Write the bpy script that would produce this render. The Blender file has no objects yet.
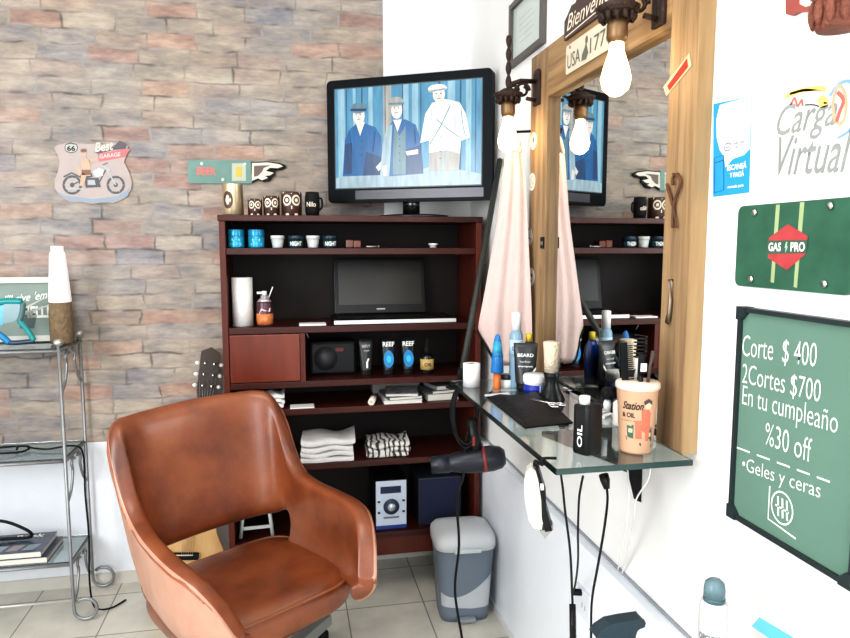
import bpy, bmesh, math, random
from mathutils import Vector, Matrix
random.seed(7)
PI = math.pi
scn = bpy.context.scene
COL = scn.collection

# ------------------------------------------------------------------ camera model
F, CAMH = 680.0, 1.4
PH = math.atan(74 / F); TH = math.atan(138 / (F / math.cos(PH)))
FW = Vector((math.sin(TH) * math.cos(PH), math.cos(TH) * math.cos(PH), -math.sin(PH)))
RT = Vector((math.cos(TH), -math.sin(TH), 0)); UP = RT.cross(FW)
CAM = Vector((0, 0, CAMH))
def ray(px, py): return FW * F + RT * (px - 425) + UP * (319 - py)
def onX(px, py, X): d = ray(px, py); return CAM + d * (X / d.x)
def onY(px, py, Y): d = ray(px, py); return CAM + d * (Y / d.y)
def onZ(px, py, Z): d = ray(px, py); return CAM + d * ((Z - CAMH) / d.z)

YB, XW, XF, ZL = 2.9, .785, .755, .605      # back wall, right wall, wainscot face, wainscot height
XM = .752                                    # front face of the mirror boards

# ------------------------------------------------------------------ mesh helper
class MB:
    def __init__(s): s.v = []; s.f = []; s.m = []; s.s = []
    def add(s, vs, fs, mi=0, smooth=False, M=None):
        b = len(s.v)
        for p in vs:
            p = Vector(p); s.v.append(M @ p if M is not None else p)
        for f in fs: s.f.append([b + i for i in f]); s.m.append(mi); s.s.append(smooth)
        return s
    def box(s, c, d, mi=0, M=None):
        x, y, z = c; a, b, e = d[0] / 2, d[1] / 2, d[2] / 2
        vs = [(x - a, y - b, z - e), (x + a, y - b, z - e), (x + a, y + b, z - e), (x - a, y + b, z - e),
              (x - a, y - b, z + e), (x + a, y - b, z + e), (x + a, y + b, z + e), (x - a, y + b, z + e)]
        return s.add(vs, [(0, 3, 2, 1), (4, 5, 6, 7), (0, 1, 5, 4), (1, 2, 6, 5), (2, 3, 7, 6), (3, 0, 4, 7)], mi, False, M)
    def bx(s, x0, x1, y0, y1, z0, z1, mi=0, M=None):
        return s.box(((x0 + x1) / 2, (y0 + y1) / 2, (z0 + z1) / 2), (abs(x1 - x0), abs(y1 - y0), abs(z1 - z0)), mi, M)
    def lathe(s, prof, n=24, mi=0, M=None, smooth=True, sx=1, sy=1, pw=2):
        vs, fs = [], []
        for r, z in prof:
            for k in range(n):
                a = 2 * PI * k / n; c, d = math.cos(a), math.sin(a)
                if pw != 2:
                    q = (abs(c) ** pw + abs(d) ** pw) ** (-1 / pw); c *= q; d *= q
                vs.append((r * c * sx, r * d * sy, z))
        for j in range(len(prof) - 1):
            for k in range(n):
                k2 = (k + 1) % n
                fs.append((j * n + k, j * n + k2, (j + 1) * n + k2, (j + 1) * n + k))
        if prof[0][0] > 1e-5: fs.append(tuple(range(n))[::-1])
        if prof[-1][0] > 1e-5: fs.append(tuple((len(prof) - 1) * n + k for k in range(n)))
        return s.add(vs, fs, mi, smooth, M)
    def tube(s, pts, r, n=8, mi=0, M=None, closed=False):
        pts = [Vector(p) for p in pts]; N = len(pts); vs, fs = [], []
        rr = r if isinstance(r, (list, tuple)) else [r] * N
        up = None
        for i, p in enumerate(pts):
            a = pts[(i - 1) % N] if closed or i > 0 else p
            b = pts[(i + 1) % N] if closed or i < N - 1 else p
            t = (b - a).normalized() if (b - a).length > 1e-9 else Vector((0, 0, 1))
            if up is None:
                up = Vector((0, 0, 1)) if abs(t.z) < .9 else Vector((1, 0, 0))
            u = (up - t * up.dot(t))
            u = u.normalized() if u.length > 1e-6 else t.orthogonal().normalized()
            w = t.cross(u); up = u
            for k in range(n):
                q = 2 * PI * k / n; vs.append(p + (u * math.cos(q) + w * math.sin(q)) * rr[i])
        for i in range(N if closed else N - 1):
            j = (i + 1) % N
            for k in range(n):
                k2 = (k + 1) % n; fs.append((i * n + k, i * n + k2, j * n + k2, j * n + k))
        if not closed: fs.append(tuple(range(n))[::-1]); fs.append(tuple((N - 1) * n + k for k in range(n)))
        return s.add(vs, fs, mi, True, M)
    def ball(s, c, r, mi=0, M=None, n=16, h=10):
        if not isinstance(r, (list, tuple)): r = (r, r, r)
        prof = [(math.sin(PI * j / h), -math.cos(PI * j / h)) for j in range(h + 1)]
        T = Matrix.Translation(c) @ Matrix.Diagonal((r[0], r[1], r[2], 1))
        return s.lathe(prof, n, mi, (M @ T) if M is not None else T)
    def flat(s, poly, y, mi=0, M=None):          # polygon in (x,z), counter-clockwise seen from -y
        return s.add([(p[0], y, p[1]) for p in poly], [tuple(range(len(poly)))], mi, False, M)
    def prism(s, poly, y0, y1, mi=0, M=None, smooth=False):
        n = len(poly)
        vs = [(p[0], y0, p[1]) for p in poly] + [(p[0], y1, p[1]) for p in poly]
        fs = [tuple(range(n)), tuple(range(2 * n - 1, n - 1, -1))]
        s.add(vs, fs, mi, False, M)
        return s.add(vs, [(i, i + n, (i + 1) % n + n, (i + 1) % n) for i in range(n)], mi, smooth, M)
    def stroke(s, pts, w, y, mi=0, closed=False):
        pts = [Vector((p[0], p[1])) for p in pts]; N = len(pts); L, R = [], []
        for i, p in enumerate(pts):
            a = pts[(i - 1) % N] if closed or i > 0 else p
            b = pts[(i + 1) % N] if closed or i < N - 1 else p
            t = (b - a).normalized(); q = Vector((-t.y, t.x)) * w / 2
            L.append(p + q); R.append(p - q)
        for i in range(N if closed else N - 1):
            j = (i + 1) % N; s.flat([R[i], R[j], L[j], L[i]], y, mi)
        return s
    def grid(s, P, mi=0, smooth=True, M=None, skip=None):
        a, b = len(P), len(P[0]); fs = []
        for i in range(a - 1):
            for j in range(b - 1):
                if skip and skip(i, j): continue
                fs.append((i * b + j, (i + 1) * b + j, (i + 1) * b + j + 1, i * b + j + 1))
        return s.add([p for r in P for p in r], fs, mi, smooth, M)
    def build(s, name, mats, parent=None, loc=None, rotz=0, bevel=0, subsurf=0, solid=0, soff=0, seg=2, weld=False):
        me = bpy.data.meshes.new(name); me.from_pydata([tuple(p) for p in s.v], [], s.f)
        mats = mats if isinstance(mats, (list, tuple)) else [mats]
        for m in mats: me.materials.append(m)
        for p, mi, sm in zip(me.polygons, s.m, s.s): p.material_index = mi; p.use_smooth = sm
        if weld:
            bm = bmesh.new(); bm.from_mesh(me); bmesh.ops.remove_doubles(bm, verts=bm.verts, dist=1e-5)
            bm.to_mesh(me); bm.free()
        me.update()
        o = bpy.data.objects.new(name, me); COL.objects.link(o)
        if parent: o.parent = parent
        if loc is not None: o.location = loc
        o.rotation_euler.z = rotz
        if solid:
            md = o.modifiers.new('solid', 'SOLIDIFY'); md.thickness = solid; md.offset = soff
        if bevel:
            md = o.modifiers.new('bevel', 'BEVEL'); md.width = bevel; md.segments = seg; md.limit_method = 'ANGLE'; md.angle_limit = .6
            md.harden_normals = False
        if subsurf:
            md = o.modifiers.new('sub', 'SUBSURF'); md.levels = subsurf; md.render_levels = subsurf
        return o

def ell(cx, cz, a, b=None, n=24, rot=0, a0=0, a1=2 * PI):
    b = a if b is None else b; out = []
    full = abs(a1 - a0 - 2 * PI) < 1e-6
    for k in range(n if full else n + 1):
        t = a0 + (a1 - a0) * k / n; x, z = a * math.cos(t), b * math.sin(t)
        out.append((cx + x * math.cos(rot) - z * math.sin(rot), cz + x * math.sin(rot) + z * math.cos(rot)))
    return out
def rrect(x0, x1, z0, z1, r, n=5):
    out = []
    for cx, cz, a in ((x1 - r, z0 + r, -PI / 2), (x1 - r, z1 - r, 0), (x0 + r, z1 - r, PI / 2), (x0 + r, z0 + r, PI)):
        for k in range(n + 1):
            t = a + PI / 2 * k / n; out.append((cx + r * math.cos(t), cz + r * math.sin(t)))
    return out
def rect(x0, x1, z0, z1): return [(x0, z0), (x1, z0), (x1, z1), (x0, z1)]
def spline(pts, n=8):                      # Catmull-Rom through points
    pts = [Vector(p) for p in pts]; out = []
    for i in range(len(pts) - 1):
        p0 = pts[max(i - 1, 0)]; p1 = pts[i]; p2 = pts[i + 1]; p3 = pts[min(i + 2, len(pts) - 1)]
        for k in range(n):
            t = k / n
            out.append(.5 * ((2 * p1) + (p2 - p0) * t + (2 * p0 - 5 * p1 + 4 * p2 - p3) * t * t + (3 * p1 - p0 - 3 * p2 + p3) * t ** 3))
    out.append(pts[-1]); return out
def lerp_table(tab, x):
    if x <= tab[0][0]: return tab[0][1]
    for (a, b), (c, d) in zip(tab, tab[1:]):
        if x <= c:
            t = (x - a) / (c - a); t = t * t * (3 - 2 * t) * .5 + t * .5; return b + (d - b) * t
    return tab[-1][1]

def tag(o, label, cat, group=None):
    o['label'] = label; o['category'] = cat; o['kind'] = 'thing'
    if group: o['group'] = group
    return o
def thing(name, label, cat, loc=(0, 0, 0), rotz=0, group=None):
    o = bpy.data.objects.new(name, None); COL.objects.link(o); o.empty_display_size = .05
    o.location = loc; o.rotation_euler.z = rotz
    return tag(o, label, cat, group)
def struct(o): o['kind'] = 'structure'; return o
def dup(o, loc=None, label=None, parent=None, rotz=None):
    c = o.copy(); COL.objects.link(c)
    if parent: c.parent = parent
    if loc is not None: c.location = loc
    if rotz is not None: c.rotation_euler.z = rotz
    if label: c['label'] = label
    for ch in [x for x in o.children]:
        dup(ch, parent=c)
    return c

# ------------------------------------------------------------------ materials
MATS = {}
def _nt(name):
    m = bpy.data.materials.new(name); m.use_nodes = True; nt = m.node_tree
    return m, nt, nt.nodes, nt.links, nt.nodes['Principled BSDF']
def mat(name, col, rough=.5, metal=0, var=.12, scale=18, bump=0, bscale=60, coat=0, spec=.5, trans=0, emis=None, estr=0, ior=1.45, sss=0, alpha=1):
    if name in MATS: return MATS[name]
    m, nt, N, L, b = _nt(name)
    tc = N.new('ShaderNodeTexCoord'); nz = N.new('ShaderNodeTexNoise'); nz.inputs['Scale'].default_value = scale; nz.inputs['Detail'].default_value = 5
    L.new(tc.outputs['Object'], nz.inputs['Vector'])
    mx = N.new('ShaderNodeMix'); mx.data_type = 'RGBA'
    c = tuple(col) + (1,)
    mx.inputs['A'].default_value = tuple(max(0, x * (1 - var)) for x in col) + (1,)
    mx.inputs['B'].default_value = tuple(min(1, x * (1 + var)) for x in col) + (1,)
    L.new(nz.outputs['Fac'], mx.inputs['Factor']); L.new(mx.outputs['Result'], b.inputs['Base Color'])
    b.inputs['Roughness'].default_value = rough; b.inputs['Metallic'].default_value = metal
    b.inputs['Specular IOR Level'].default_value = spec; b.inputs['Coat Weight'].default_value = coat; b.inputs['Coat Roughness'].default_value = .15
    b.inputs['Transmission Weight'].default_value = trans; b.inputs['IOR'].default_value = ior; b.inputs['Alpha'].default_value = alpha
    if sss: b.inputs['Subsurface Weight'].default_value = sss; b.inputs['Subsurface Radius'].default_value = (.01, .01, .01)
    if emis and var == 0:
        mp = N.new('ShaderNodeMapping'); mp.inputs['Scale'].default_value = (3, 3, .6); L.new(tc.outputs['Object'], mp.inputs['Vector']); L.new(mp.outputs['Vector'], nz.inputs['Vector'])
        m2 = N.new('ShaderNodeMix'); m2.data_type = 'RGBA'; m2.inputs['A'].default_value = tuple(x * .5 for x in emis) + (1,); m2.inputs['B'].default_value = tuple(x * 1.5 for x in emis) + (1,)
        L.new(nz.outputs['Fac'], m2.inputs['Factor']); L.new(m2.outputs['Result'], b.inputs['Emission Color'])
    if emis: b.inputs['Emission Color'].default_value = tuple(emis) + (1,); b.inputs['Emission Strength'].default_value = estr
    if bump:
        n2 = N.new('ShaderNodeTexNoise'); n2.inputs['Scale'].default_value = bscale; n2.inputs['Detail'].default_value = 6
        L.new(tc.outputs['Object'], n2.inputs['Vector'])
        bp = N.new('ShaderNodeBump'); bp.inputs['Strength'].default_value = bump; bp.inputs['Distance'].default_value = .01
        L.new(n2.outputs['Fac'], bp.inputs['Height']); L.new(bp.outputs['Normal'], b.inputs['Normal'])
    MATS[name] = m; return m
def ramp(N, stops):
    r = N.new('ShaderNodeValToRGB'); e = r.color_ramp.elements
    while len(e) < len(stops): e.new(.5)
    for k, (p, c) in enumerate(stops): e[k].position = p; e[k].color = tuple(c) + (1,)
    return r
def wood(name, c1, c2, axis='Z', rough=.5, scale=14, stretch=.06, coat=0, knots=False):
    if name in MATS: return MATS[name]
    if knots: scale, stretch = 30, .045
    m, nt, N, L, b = _nt(name)
    tc = N.new('ShaderNodeTexCoord'); mp = N.new('ShaderNodeMapping')
    sc = [1, 1, 1]; sc['XYZ'.index(axis)] = stretch; mp.inputs['Scale'].default_value = sc
    L.new(tc.outputs['Object'], mp.inputs['Vector'])
    nz = N.new('ShaderNodeTexNoise'); nz.inputs['Scale'].default_value = scale; nz.inputs['Detail'].default_value = 8; nz.inputs['Distortion'].default_value = .6
    L.new(mp.outputs['Vector'], nz.inputs['Vector'])
    n2 = N.new('ShaderNodeTexNoise'); n2.inputs['Scale'].default_value = scale * 6; n2.inputs['Detail'].default_value = 4
    L.new(mp.outputs['Vector'], n2.inputs['Vector'])
    ad = N.new('ShaderNodeMath'); ad.operation = 'MULTIPLY_ADD'; ad.inputs[1].default_value = .35
    L.new(n2.outputs['Fac'], ad.inputs[0]); L.new(nz.outputs['Fac'], ad.inputs[2])
    r = ramp(N, [(.45, c1), (.62, [(p + q) / 2 for p, q in zip(c1, c2)]), (.85, c2)]); L.new(ad.outputs[0], r.inputs['Fac'])
    out = r.outputs['Color']
    if knots:
        vo = N.new('ShaderNodeTexVoronoi'); vo.inputs['Scale'].default_value = 7
        mp2 = N.new('ShaderNodeMapping'); s2 = [1, 1, 1]; s2['XYZ'.index(axis)] = .55; mp2.inputs['Scale'].default_value = s2
        L.new(tc.outputs['Object'], mp2.inputs['Vector']); L.new(mp2.outputs['Vector'], vo.inputs['Vector'])
        r2 = ramp(N, [(.0, (0, 0, 0)), (.07, (.1, .1, .1)), (.17, (1, 1, 1))]); L.new(vo.outputs['Distance'], r2.inputs['Fac'])
        mx = N.new('ShaderNodeMix'); mx.data_type = 'RGBA'; mx.inputs['A'].default_value = tuple(x * .45 for x in c1) + (1,)
        L.new(r2.outputs['Color'], mx.inputs['Factor']); L.new(out, mx.inputs['B']); out = mx.outputs['Result']
    L.new(out, b.inputs['Base Color']); b.inputs['Roughness'].default_value = rough; b.inputs['Coat Weight'].default_value = coat
    b.inputs['Coat Roughness'].default_value = .2
    bp = N.new('ShaderNodeBump'); bp.inputs['Strength'].default_value = .12; bp.inputs['Distance'].default_value = .004; b.inputs['Specular IOR Level'].default_value = .3
    L.new(ad.outputs[0], bp.inputs['Height']); L.new(bp.outputs['Normal'], b.inputs['Normal'])
    MATS[name] = m; return m

def brick_paper():
    m, nt, N, L, b = _nt('brick_wallpaper')
    def math_(op, a, bb=None, c=None):
        n = N.new('ShaderNodeMath'); n.operation = op
        for k, q in enumerate((a, bb, c)):
            if q is None: continue
            if isinstance(q, (int, float)): n.inputs[k].default_value = q
            else: L.new(q, n.inputs[k])
        return n.outputs[0]
    tc = N.new('ShaderNodeTexCoord')
    wob = N.new('ShaderNodeTexNoise'); wob.inputs['Scale'].default_value = 7; wob.inputs['Detail'].default_value = 4
    L.new(tc.outputs['Object'], wob.inputs['Vector'])
    sw = N.new('ShaderNodeSeparateColor'); L.new(wob.outputs['Color'], sw.inputs['Color'])
    sx = N.new('ShaderNodeSeparateXYZ'); L.new(tc.outputs['Object'], sx.inputs['Vector'])
    BH, BW = .060, .185
    z = math_('ADD', sx.outputs['Z'], math_('MULTIPLY', math_('SUBTRACT', sw.outputs['Red'], .5), .032))
    x = math_('ADD', sx.outputs['X'], math_('MULTIPLY', math_('SUBTRACT', sw.outputs['Green'], .5), .05))
    rz = math_('DIVIDE', z, BH); row = math_('FLOOR', rz); fz = math_('FRACT', rz)
    wn0 = N.new('ShaderNodeTexWhiteNoise'); wn0.noise_dimensions = '1D'; L.new(row, wn0.inputs['W'])
    rx = math_('ADD', math_('DIVIDE', x, BW), math_('MULTIPLY', wn0.outputs['Value'], 7.3)); colm = math_('FLOOR', rx); fx = math_('FRACT', rx)
    cb = N.new('ShaderNodeCombineXYZ'); L.new(row, cb.inputs[0]); L.new(colm, cb.inputs[1])
    wn = N.new('ShaderNodeTexWhiteNoise'); wn.noise_dimensions = '3D'; L.new(cb.outputs[0], wn.inputs['Vector'])
    pal = [(0, (.33, .29, .25)), (.12, (.38, .32, .25)), (.24, (.42, .20, .14)), (.34, (.29, .28, .28)), (.44, (.38, .33, .27)), (.54, (.46, .27, .19)),
           (.64, (.25, .255, .27)), (.74, (.42, .37, .30)), (.84, (.35, .26, .21)), (.92, (.41, .30, .23))]
    r = ramp(N, pal); r.color_ramp.interpolation = 'CONSTANT'; L.new(wn.outputs['Value'], r.inputs['Fac'])
    # mottling of each brick
    nm = N.new('ShaderNodeTexNoise'); nm.inputs['Scale'].default_value = 13; nm.inputs['Detail'].default_value = 8; nm.inputs['Roughness'].default_value = .7
    mpz = N.new('ShaderNodeMapping'); mpz.inputs['Scale'].default_value = (.5, 1, 1.6); L.new(tc.outputs['Object'], mpz.inputs['Vector']); L.new(mpz.outputs['Vector'], nm.inputs['Vector'])
    r3 = ramp(N, [(.36, (.16, .16, .17)), (.5, (.37, .30, .25)), (.64, (.58, .48, .39))]); L.new(nm.outputs['Fac'], r3.inputs['Fac'])
    mx = N.new('ShaderNodeMix'); mx.data_type = 'RGBA'; mx.inputs['Factor'].default_value = .58
    L.new(r.outputs['Color'], mx.inputs['A']); L.new(r3.outputs['Color'], mx.inputs['B'])
    # joints
    dz = math_('MULTIPLY', math_('MINIMUM', fz, math_('SUBTRACT', 1, fz)), BH)
    dx = math_('MULTIPLY', math_('MINIMUM', fx, math_('SUBTRACT', 1, fx)), BW)
    d = math_('MINIMUM', dz, dx)
    d = math_('ADD', d, math_('MULTIPLY', math_('SUBTRACT', nm.outputs['Fac'], .5), .012))
    rj = ramp(N, [(.0, (0, 0, 0)), (.5, (.55, .55, .55)), (1, (1, 1, 1))]); L.new(math_('DIVIDE', math_('MINIMUM', d, math_('ADD', dz, .0015)), .0075), rj.inputs['Fac'])
    # which joints are dark cracks: low frequency noise
    nl = N.new('ShaderNodeTexNoise'); nl.inputs['Scale'].default_value = 9; L.new(tc.outputs['Object'], nl.inputs['Vector'])
    rl = ramp(N, [(.46, (.36, .31, .27)), (.64, (.12, .105, .095))]); L.new(nl.outputs['Fac'], rl.inputs['Fac'])
    mj = N.new('ShaderNodeMix'); mj.data_type = 'RGBA'; L.new(rj.outputs['Color'], mj.inputs['Factor'])
    L.new(rl.outputs['Color'], mj.inputs['A']); L.new(mx.outputs['Result'], mj.inputs['B'])
    # patches of blue grey low on the wall, warm above
    nb = N.new('ShaderNodeTexNoise'); nb.inputs['Scale'].default_value = 3.0; nb.inputs['Detail'].default_value = 3; L.new(tc.outputs['Object'], nb.inputs['Vector'])
    rb = ramp(N, [(.42, (.95, .95, .95)), (.66, (.82, .88, 1.0))]); L.new(nb.outputs['Fac'], rb.inputs['Fac'])
    mm = N.new('ShaderNodeMix'); mm.data_type = 'RGBA'; mm.blend_type = 'MULTIPLY'; mm.inputs['Factor'].default_value = .9
    L.new(mj.outputs['Result'], mm.inputs['A']); L.new(rb.outputs['Color'], mm.inputs['B'])
    L.new(mm.outputs['Result'], b.inputs['Base Color']); b.inputs['Roughness'].default_value = .75
    bp = N.new('ShaderNodeBump'); bp.inputs['Strength'].default_value = .25; bp.inputs['Distance'].default_value = .004
    L.new(rj.outputs['Color'], bp.inputs['Height']); L.new(bp.outputs['Normal'], b.inputs['Normal'])
    return m
def tile_floor():
    m, nt, N, L, b = _nt('floor_tiles')
    tc = N.new('ShaderNodeTexCoord'); mp = N.new('ShaderNodeMapping'); mp.inputs['Location'].default_value = (-.197 + .6, -2.5 + 3, 0)
    L.new(tc.outputs['Object'], mp.inputs['Vector'])
    br = N.new('ShaderNodeTexBrick'); br.offset = 0; br.inputs['Scale'].default_value = 1; br.inputs['Mortar Size'].default_value = .0028
    br.inputs['Brick Width'].default_value = .3; br.inputs['Row Height'].default_value = .3; br.inputs['Mortar Smooth'].default_value = .2
    br.inputs['Color1'].default_value = (.72, .69, .60, 1); br.inputs['Color2'].default_value = (.68, .65, .56, 1); br.inputs['Mortar'].default_value = (.25, .24, .20, 1)
    L.new(mp.outputs['Vector'], br.inputs['Vector'])
    nz = N.new('ShaderNodeTexNoise'); nz.inputs['Scale'].default_value = 9; nz.inputs['Detail'].default_value = 8; L.new(tc.outputs['Object'], nz.inputs['Vector'])
    r = ramp(N, [(.35, (.78, .80, .82)), (.65, (1, 1, 1))]); L.new(nz.outputs['Fac'], r.inputs['Fac'])
    mx = N.new('ShaderNodeMix'); mx.data_type = 'RGBA'; mx.blend_type = 'MULTIPLY'; mx.inputs['Factor'].default_value = .8
    L.new(br.outputs['Color'], mx.inputs['A']); L.new(r.outputs['Color'], mx.inputs['B']); L.new(mx.outputs['Result'], b.inputs['Base Color'])
    b.inputs['Roughness'].default_value = .35
    return m
def leather(name, c0, c1, c2):
    m, nt, N, L, b = _nt(name)
    tc = N.new('ShaderNodeTexCoord')
    nz = N.new('ShaderNodeTexNoise'); nz.inputs['Scale'].default_value = 5; nz.inputs['Detail'].default_value = 6; nz.inputs['Roughness'].default_value = .62
    L.new(tc.outputs['Object'], nz.inputs['Vector'])
    r = ramp(N, [(.34, c0), (.5, c1), (.68, c2)]); L.new(nz.outputs['Fac'], r.inputs['Fac']); L.new(r.outputs['Color'], b.inputs['Base Color'])
    b.inputs['Roughness'].default_value = .36; b.inputs['Coat Weight'].default_value = .25; b.inputs['Coat Roughness'].default_value = .25
    vo = N.new('ShaderNodeTexVoronoi'); vo.inputs['Scale'].default_value = 260; L.new(tc.outputs['Object'], vo.inputs['Vector'])
    n2 = N.new('ShaderNodeTexNoise'); n2.inputs['Scale'].default_value = 24; n2.inputs['Detail'].default_value = 4; L.new(tc.outputs['Object'], n2.inputs['Vector'])
    ad = N.new('ShaderNodeMath'); ad.operation = 'MULTIPLY_ADD'; ad.inputs[1].default_value = .15; L.new(vo.outputs['Distance'], ad.inputs[0]); L.new(n2.outputs['Fac'], ad.inputs[2])
    bp = N.new('ShaderNodeBump'); bp.inputs['Strength'].default_value = .18; bp.inputs['Distance'].default_value = .006
    L.new(ad.outputs[0], bp.inputs['Height']); L.new(bp.outputs['Normal'], b.inputs['Normal'])
    return m

WHITE = mat('white_paint', (.86, .86, .85), .6, var=.02, bump=.03, bscale=40)
WAIN = mat('wainscot_paint', (.84, .87, .92), .45, var=.03)
GREYLINE = mat('grey_line', (.30, .31, .33), .5)
CEIL = mat('ceiling_paint', (.85, .85, .83), .8, var=.02)
MAHOG = wood('mahogany', (.026, .0055, .004), (.065, .012, .007), 'X', .42, 10, .08, .06)
MAHOGV = wood('mahogany_upright', (.050, .010, .006), (.10, .019, .010), 'Z', .42, 10, .08, .06)
MAHOGD = wood('mahogany_door', (.115, .020, .009), (.18, .034, .013), 'Z', .3, 8, .15, .3)
CABBACK = mat('cabinet_back', (.010, .005, .004), .7, var=.3, scale=5)
PINE = wood('pine_board', (.13, .078, .040), (.36, .235, .125), 'Z', .6, 9, .09, 0, True)
PINEY = wood('pine_board_long', (.38, .20, .08), (.64, .40, .18), 'Y', .6, 9, .09, 0, True)
PINEEND = wood('pine_side', (.30, .19, .09), (.42, .29, .15), 'Z', .65, 12, .1)
BLACK = mat('black_plastic', (.008, .008, .009), .35, spec=.3)
BLACKM = mat('matte_black', (.009, .009, .010), .7, spec=.25)
BLACKG = mat('gloss_black', (.008, .008, .009), .12, coat=.3)
IRON = mat('cast_iron', (.045, .028, .022), .55, .6, var=.5, scale=40, bump=.6, bscale=120)
IRONR = mat('rusty_iron', (.20, .07, .045), .7, .2, var=.5, scale=40, bump=.8, bscale=110)
STEEL = mat('steel', (.55, .55, .56), .28, 1)
DULLM = mat('grey_metal', (.36, .35, .34), .4, .8, var=.25)
PEWTER = mat('shelf_metal', (.30, .31, .32), .42, .7, var=.3, scale=30)
CREAM = mat('cream', (.80, .70, .56), .6)
WPLAST = mat('white_plastic', (.82, .82, .82), .35, var=.03)
PAPER = mat('white_paper', (.85, .85, .83), .8, var=.04)
PAGES = mat('book_pages', (.66, .63, .57), .8, var=.1)
CHROME = mat('chrome', (.8, .8, .8), .08, 1, var=.02)
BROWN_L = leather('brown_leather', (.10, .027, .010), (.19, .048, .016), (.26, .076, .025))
BROWN_O = leather('outer_lit_leather', (.36, .17, .11), (.46, .23, .155), (.52, .28, .20)); CH_OFF = 1  # outer side lighter and pinkish: sheen of the strong left light put into the colour
PIPE = mat('leather_piping', (.26, .08, .03), .4, coat=.2)
LTX_W = mat('ink_white', (.85, .86, .83), .7, var=.02)
LTX_B = mat('ink_black', (.02, .02, .02), .7)
LTX_G = mat('ink_grey', (.50, .52, .50), .8, var=.25)
RED = mat('red_print', (.55, .06, .06), .5, var=.25)
CORD = mat('black_rubber', (.007, .007, .008), .55, spec=.25)
CORDW = mat('white_rubber', (.78, .78, .77), .5)

# lettering -----------------------------------------------------------------
def lettering(txt, parent, org, ux, uy, w, h, m, name='lettering', shear=0, bold=0, thick=.0004, keep=False, sp=1):
    """text fitted in a w x h box starting at org (lower left) in the parent's frame"""
    cu = bpy.data.curves.new('t', 'FONT'); cu.body = txt; cu.shear = shear; cu.offset = bold; cu.align_x = 'LEFT'; cu.size = 1; cu.resolution_u = 3
    cu.space_character = sp
    ob = bpy.data.objects.new('t', cu); COL.objects.link(ob)
    bpy.context.view_layer.update()
    dg = bpy.context.evaluated_depsgraph_get()
    me = bpy.data.meshes.new_from_object(ob.evaluated_get(dg))
    bpy.data.objects.remove(ob); bpy.data.curves.remove(cu)
    xs = [v.co.x for v in me.vertices]; ys = [v.co.y for v in me.vertices]
    x0, x1, y0, y1 = min(xs), max(xs), min(ys), max(ys)
    ux, uy, org = Vector(ux), Vector(uy), Vector(org); nn = ux.cross(uy).normalized()
    sx = w / (x1 - x0); sy = h / (y1 - y0)
    for v in me.vertices:
        v.co = org + ux * ((v.co.x - x0) * sx) + uy * ((v.co.y - y0) * sy) + nn * thick
    me.name = name; me.materials.clear(); me.materials.append(m)
    o = bpy.data.objects.new(name, me); COL.objects.link(o); o.parent = parent
    return o
def curved_lettering(txt, parent, ctr, r, z0, h, width, ang0, m, name='lettering', bold=.0, shear=0):
    """text wrapped on a vertical cylinder; ang0 = direction (radians) of its middle in the parent's frame"""
    o = lettering(txt, parent, (0, 0, 0), (1, 0, 0), (0, 0, 1), width, h, m, name, shear, bold)
    for v in o.data.vertices:
        a = ang0 + (v.co.x - width / 2) / r
        v.co = Vector((ctr[0] + math.cos(a) * (r + .0006), ctr[1] + math.sin(a) * (r + .0006), z0 + v.co.z))
    return o
X_, Z_ = (1, 0, 0), (0, 0, 1)
RW = -PI / 2                                   # things on the right wall: local x runs towards the camera, local -y into the room
def rwall(px, py, X): p = onX(px, py, X); return p
def rl(o, px, py, X):                          # local (x,z) on a right-wall thing
    p = onX(px, py, X); return (o.location.y - p.y, p.z - o.location.z)
def bl(o, px, py, Y):
    p = onY(px, py, Y); return (p.x - o.location.x, p.z - o.location.z)

# ================================================================== SETTING
XL, YF, ZC = -2.3, -1.8, 2.75
m = MB().bx(XL, XW + .3, YF, YB + .2, -.1, 0); struct(m.build('floor', tile_floor()))
m = MB().bx(XL, XW + .3, YF, YB + .2, ZC, ZC + .1); struct(m.build('ceiling', CEIL))
m = MB().bx(XL - .1, XL, YF, YB, 0, ZC); struct(m.build('wall_left', WHITE))
xb = onY(383, 30, YB).x
m = MB()
m.bx(XL, xb, YB, YB + .1, ZL, ZC, 0); m.bx(xb, XW + .2, YB + .0, YB + .1, ZL, ZC, 1); m.bx(XL, XW + .2, YB, YB + .1, 0, ZL, 2)
struct(m.build('wall_back', [brick_paper(), WHITE, WAIN]))
m = MB(); m.bx(XW, XW + .1, YF, YB, ZL, ZC, 0); m.bx(XF, XW + .1, YF, YB, 0, ZL, 1)
struct(m.build('wall_right', [WHITE, WAIN]))
m = MB().bx(XW - .005, XW, YF, YB, ZL, ZL + .007); struct(m.build('ledge_line_1', GREYLINE))  # thin dark grey line along the inner edge of the wainscot ledge
m = MB().bx(XL, XW, YB - .008, YB, 0, .05); struct(m.build('baseboard_back', mat('baseboard_tile', (.62, .60, .54), .4)))
m = MB().bx(XF - .006, XF, YF, YB, 0, .03); struct(m.build('baseboard_right', mat('baseboard_tile2', (.70, .71, .72), .4)))

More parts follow.
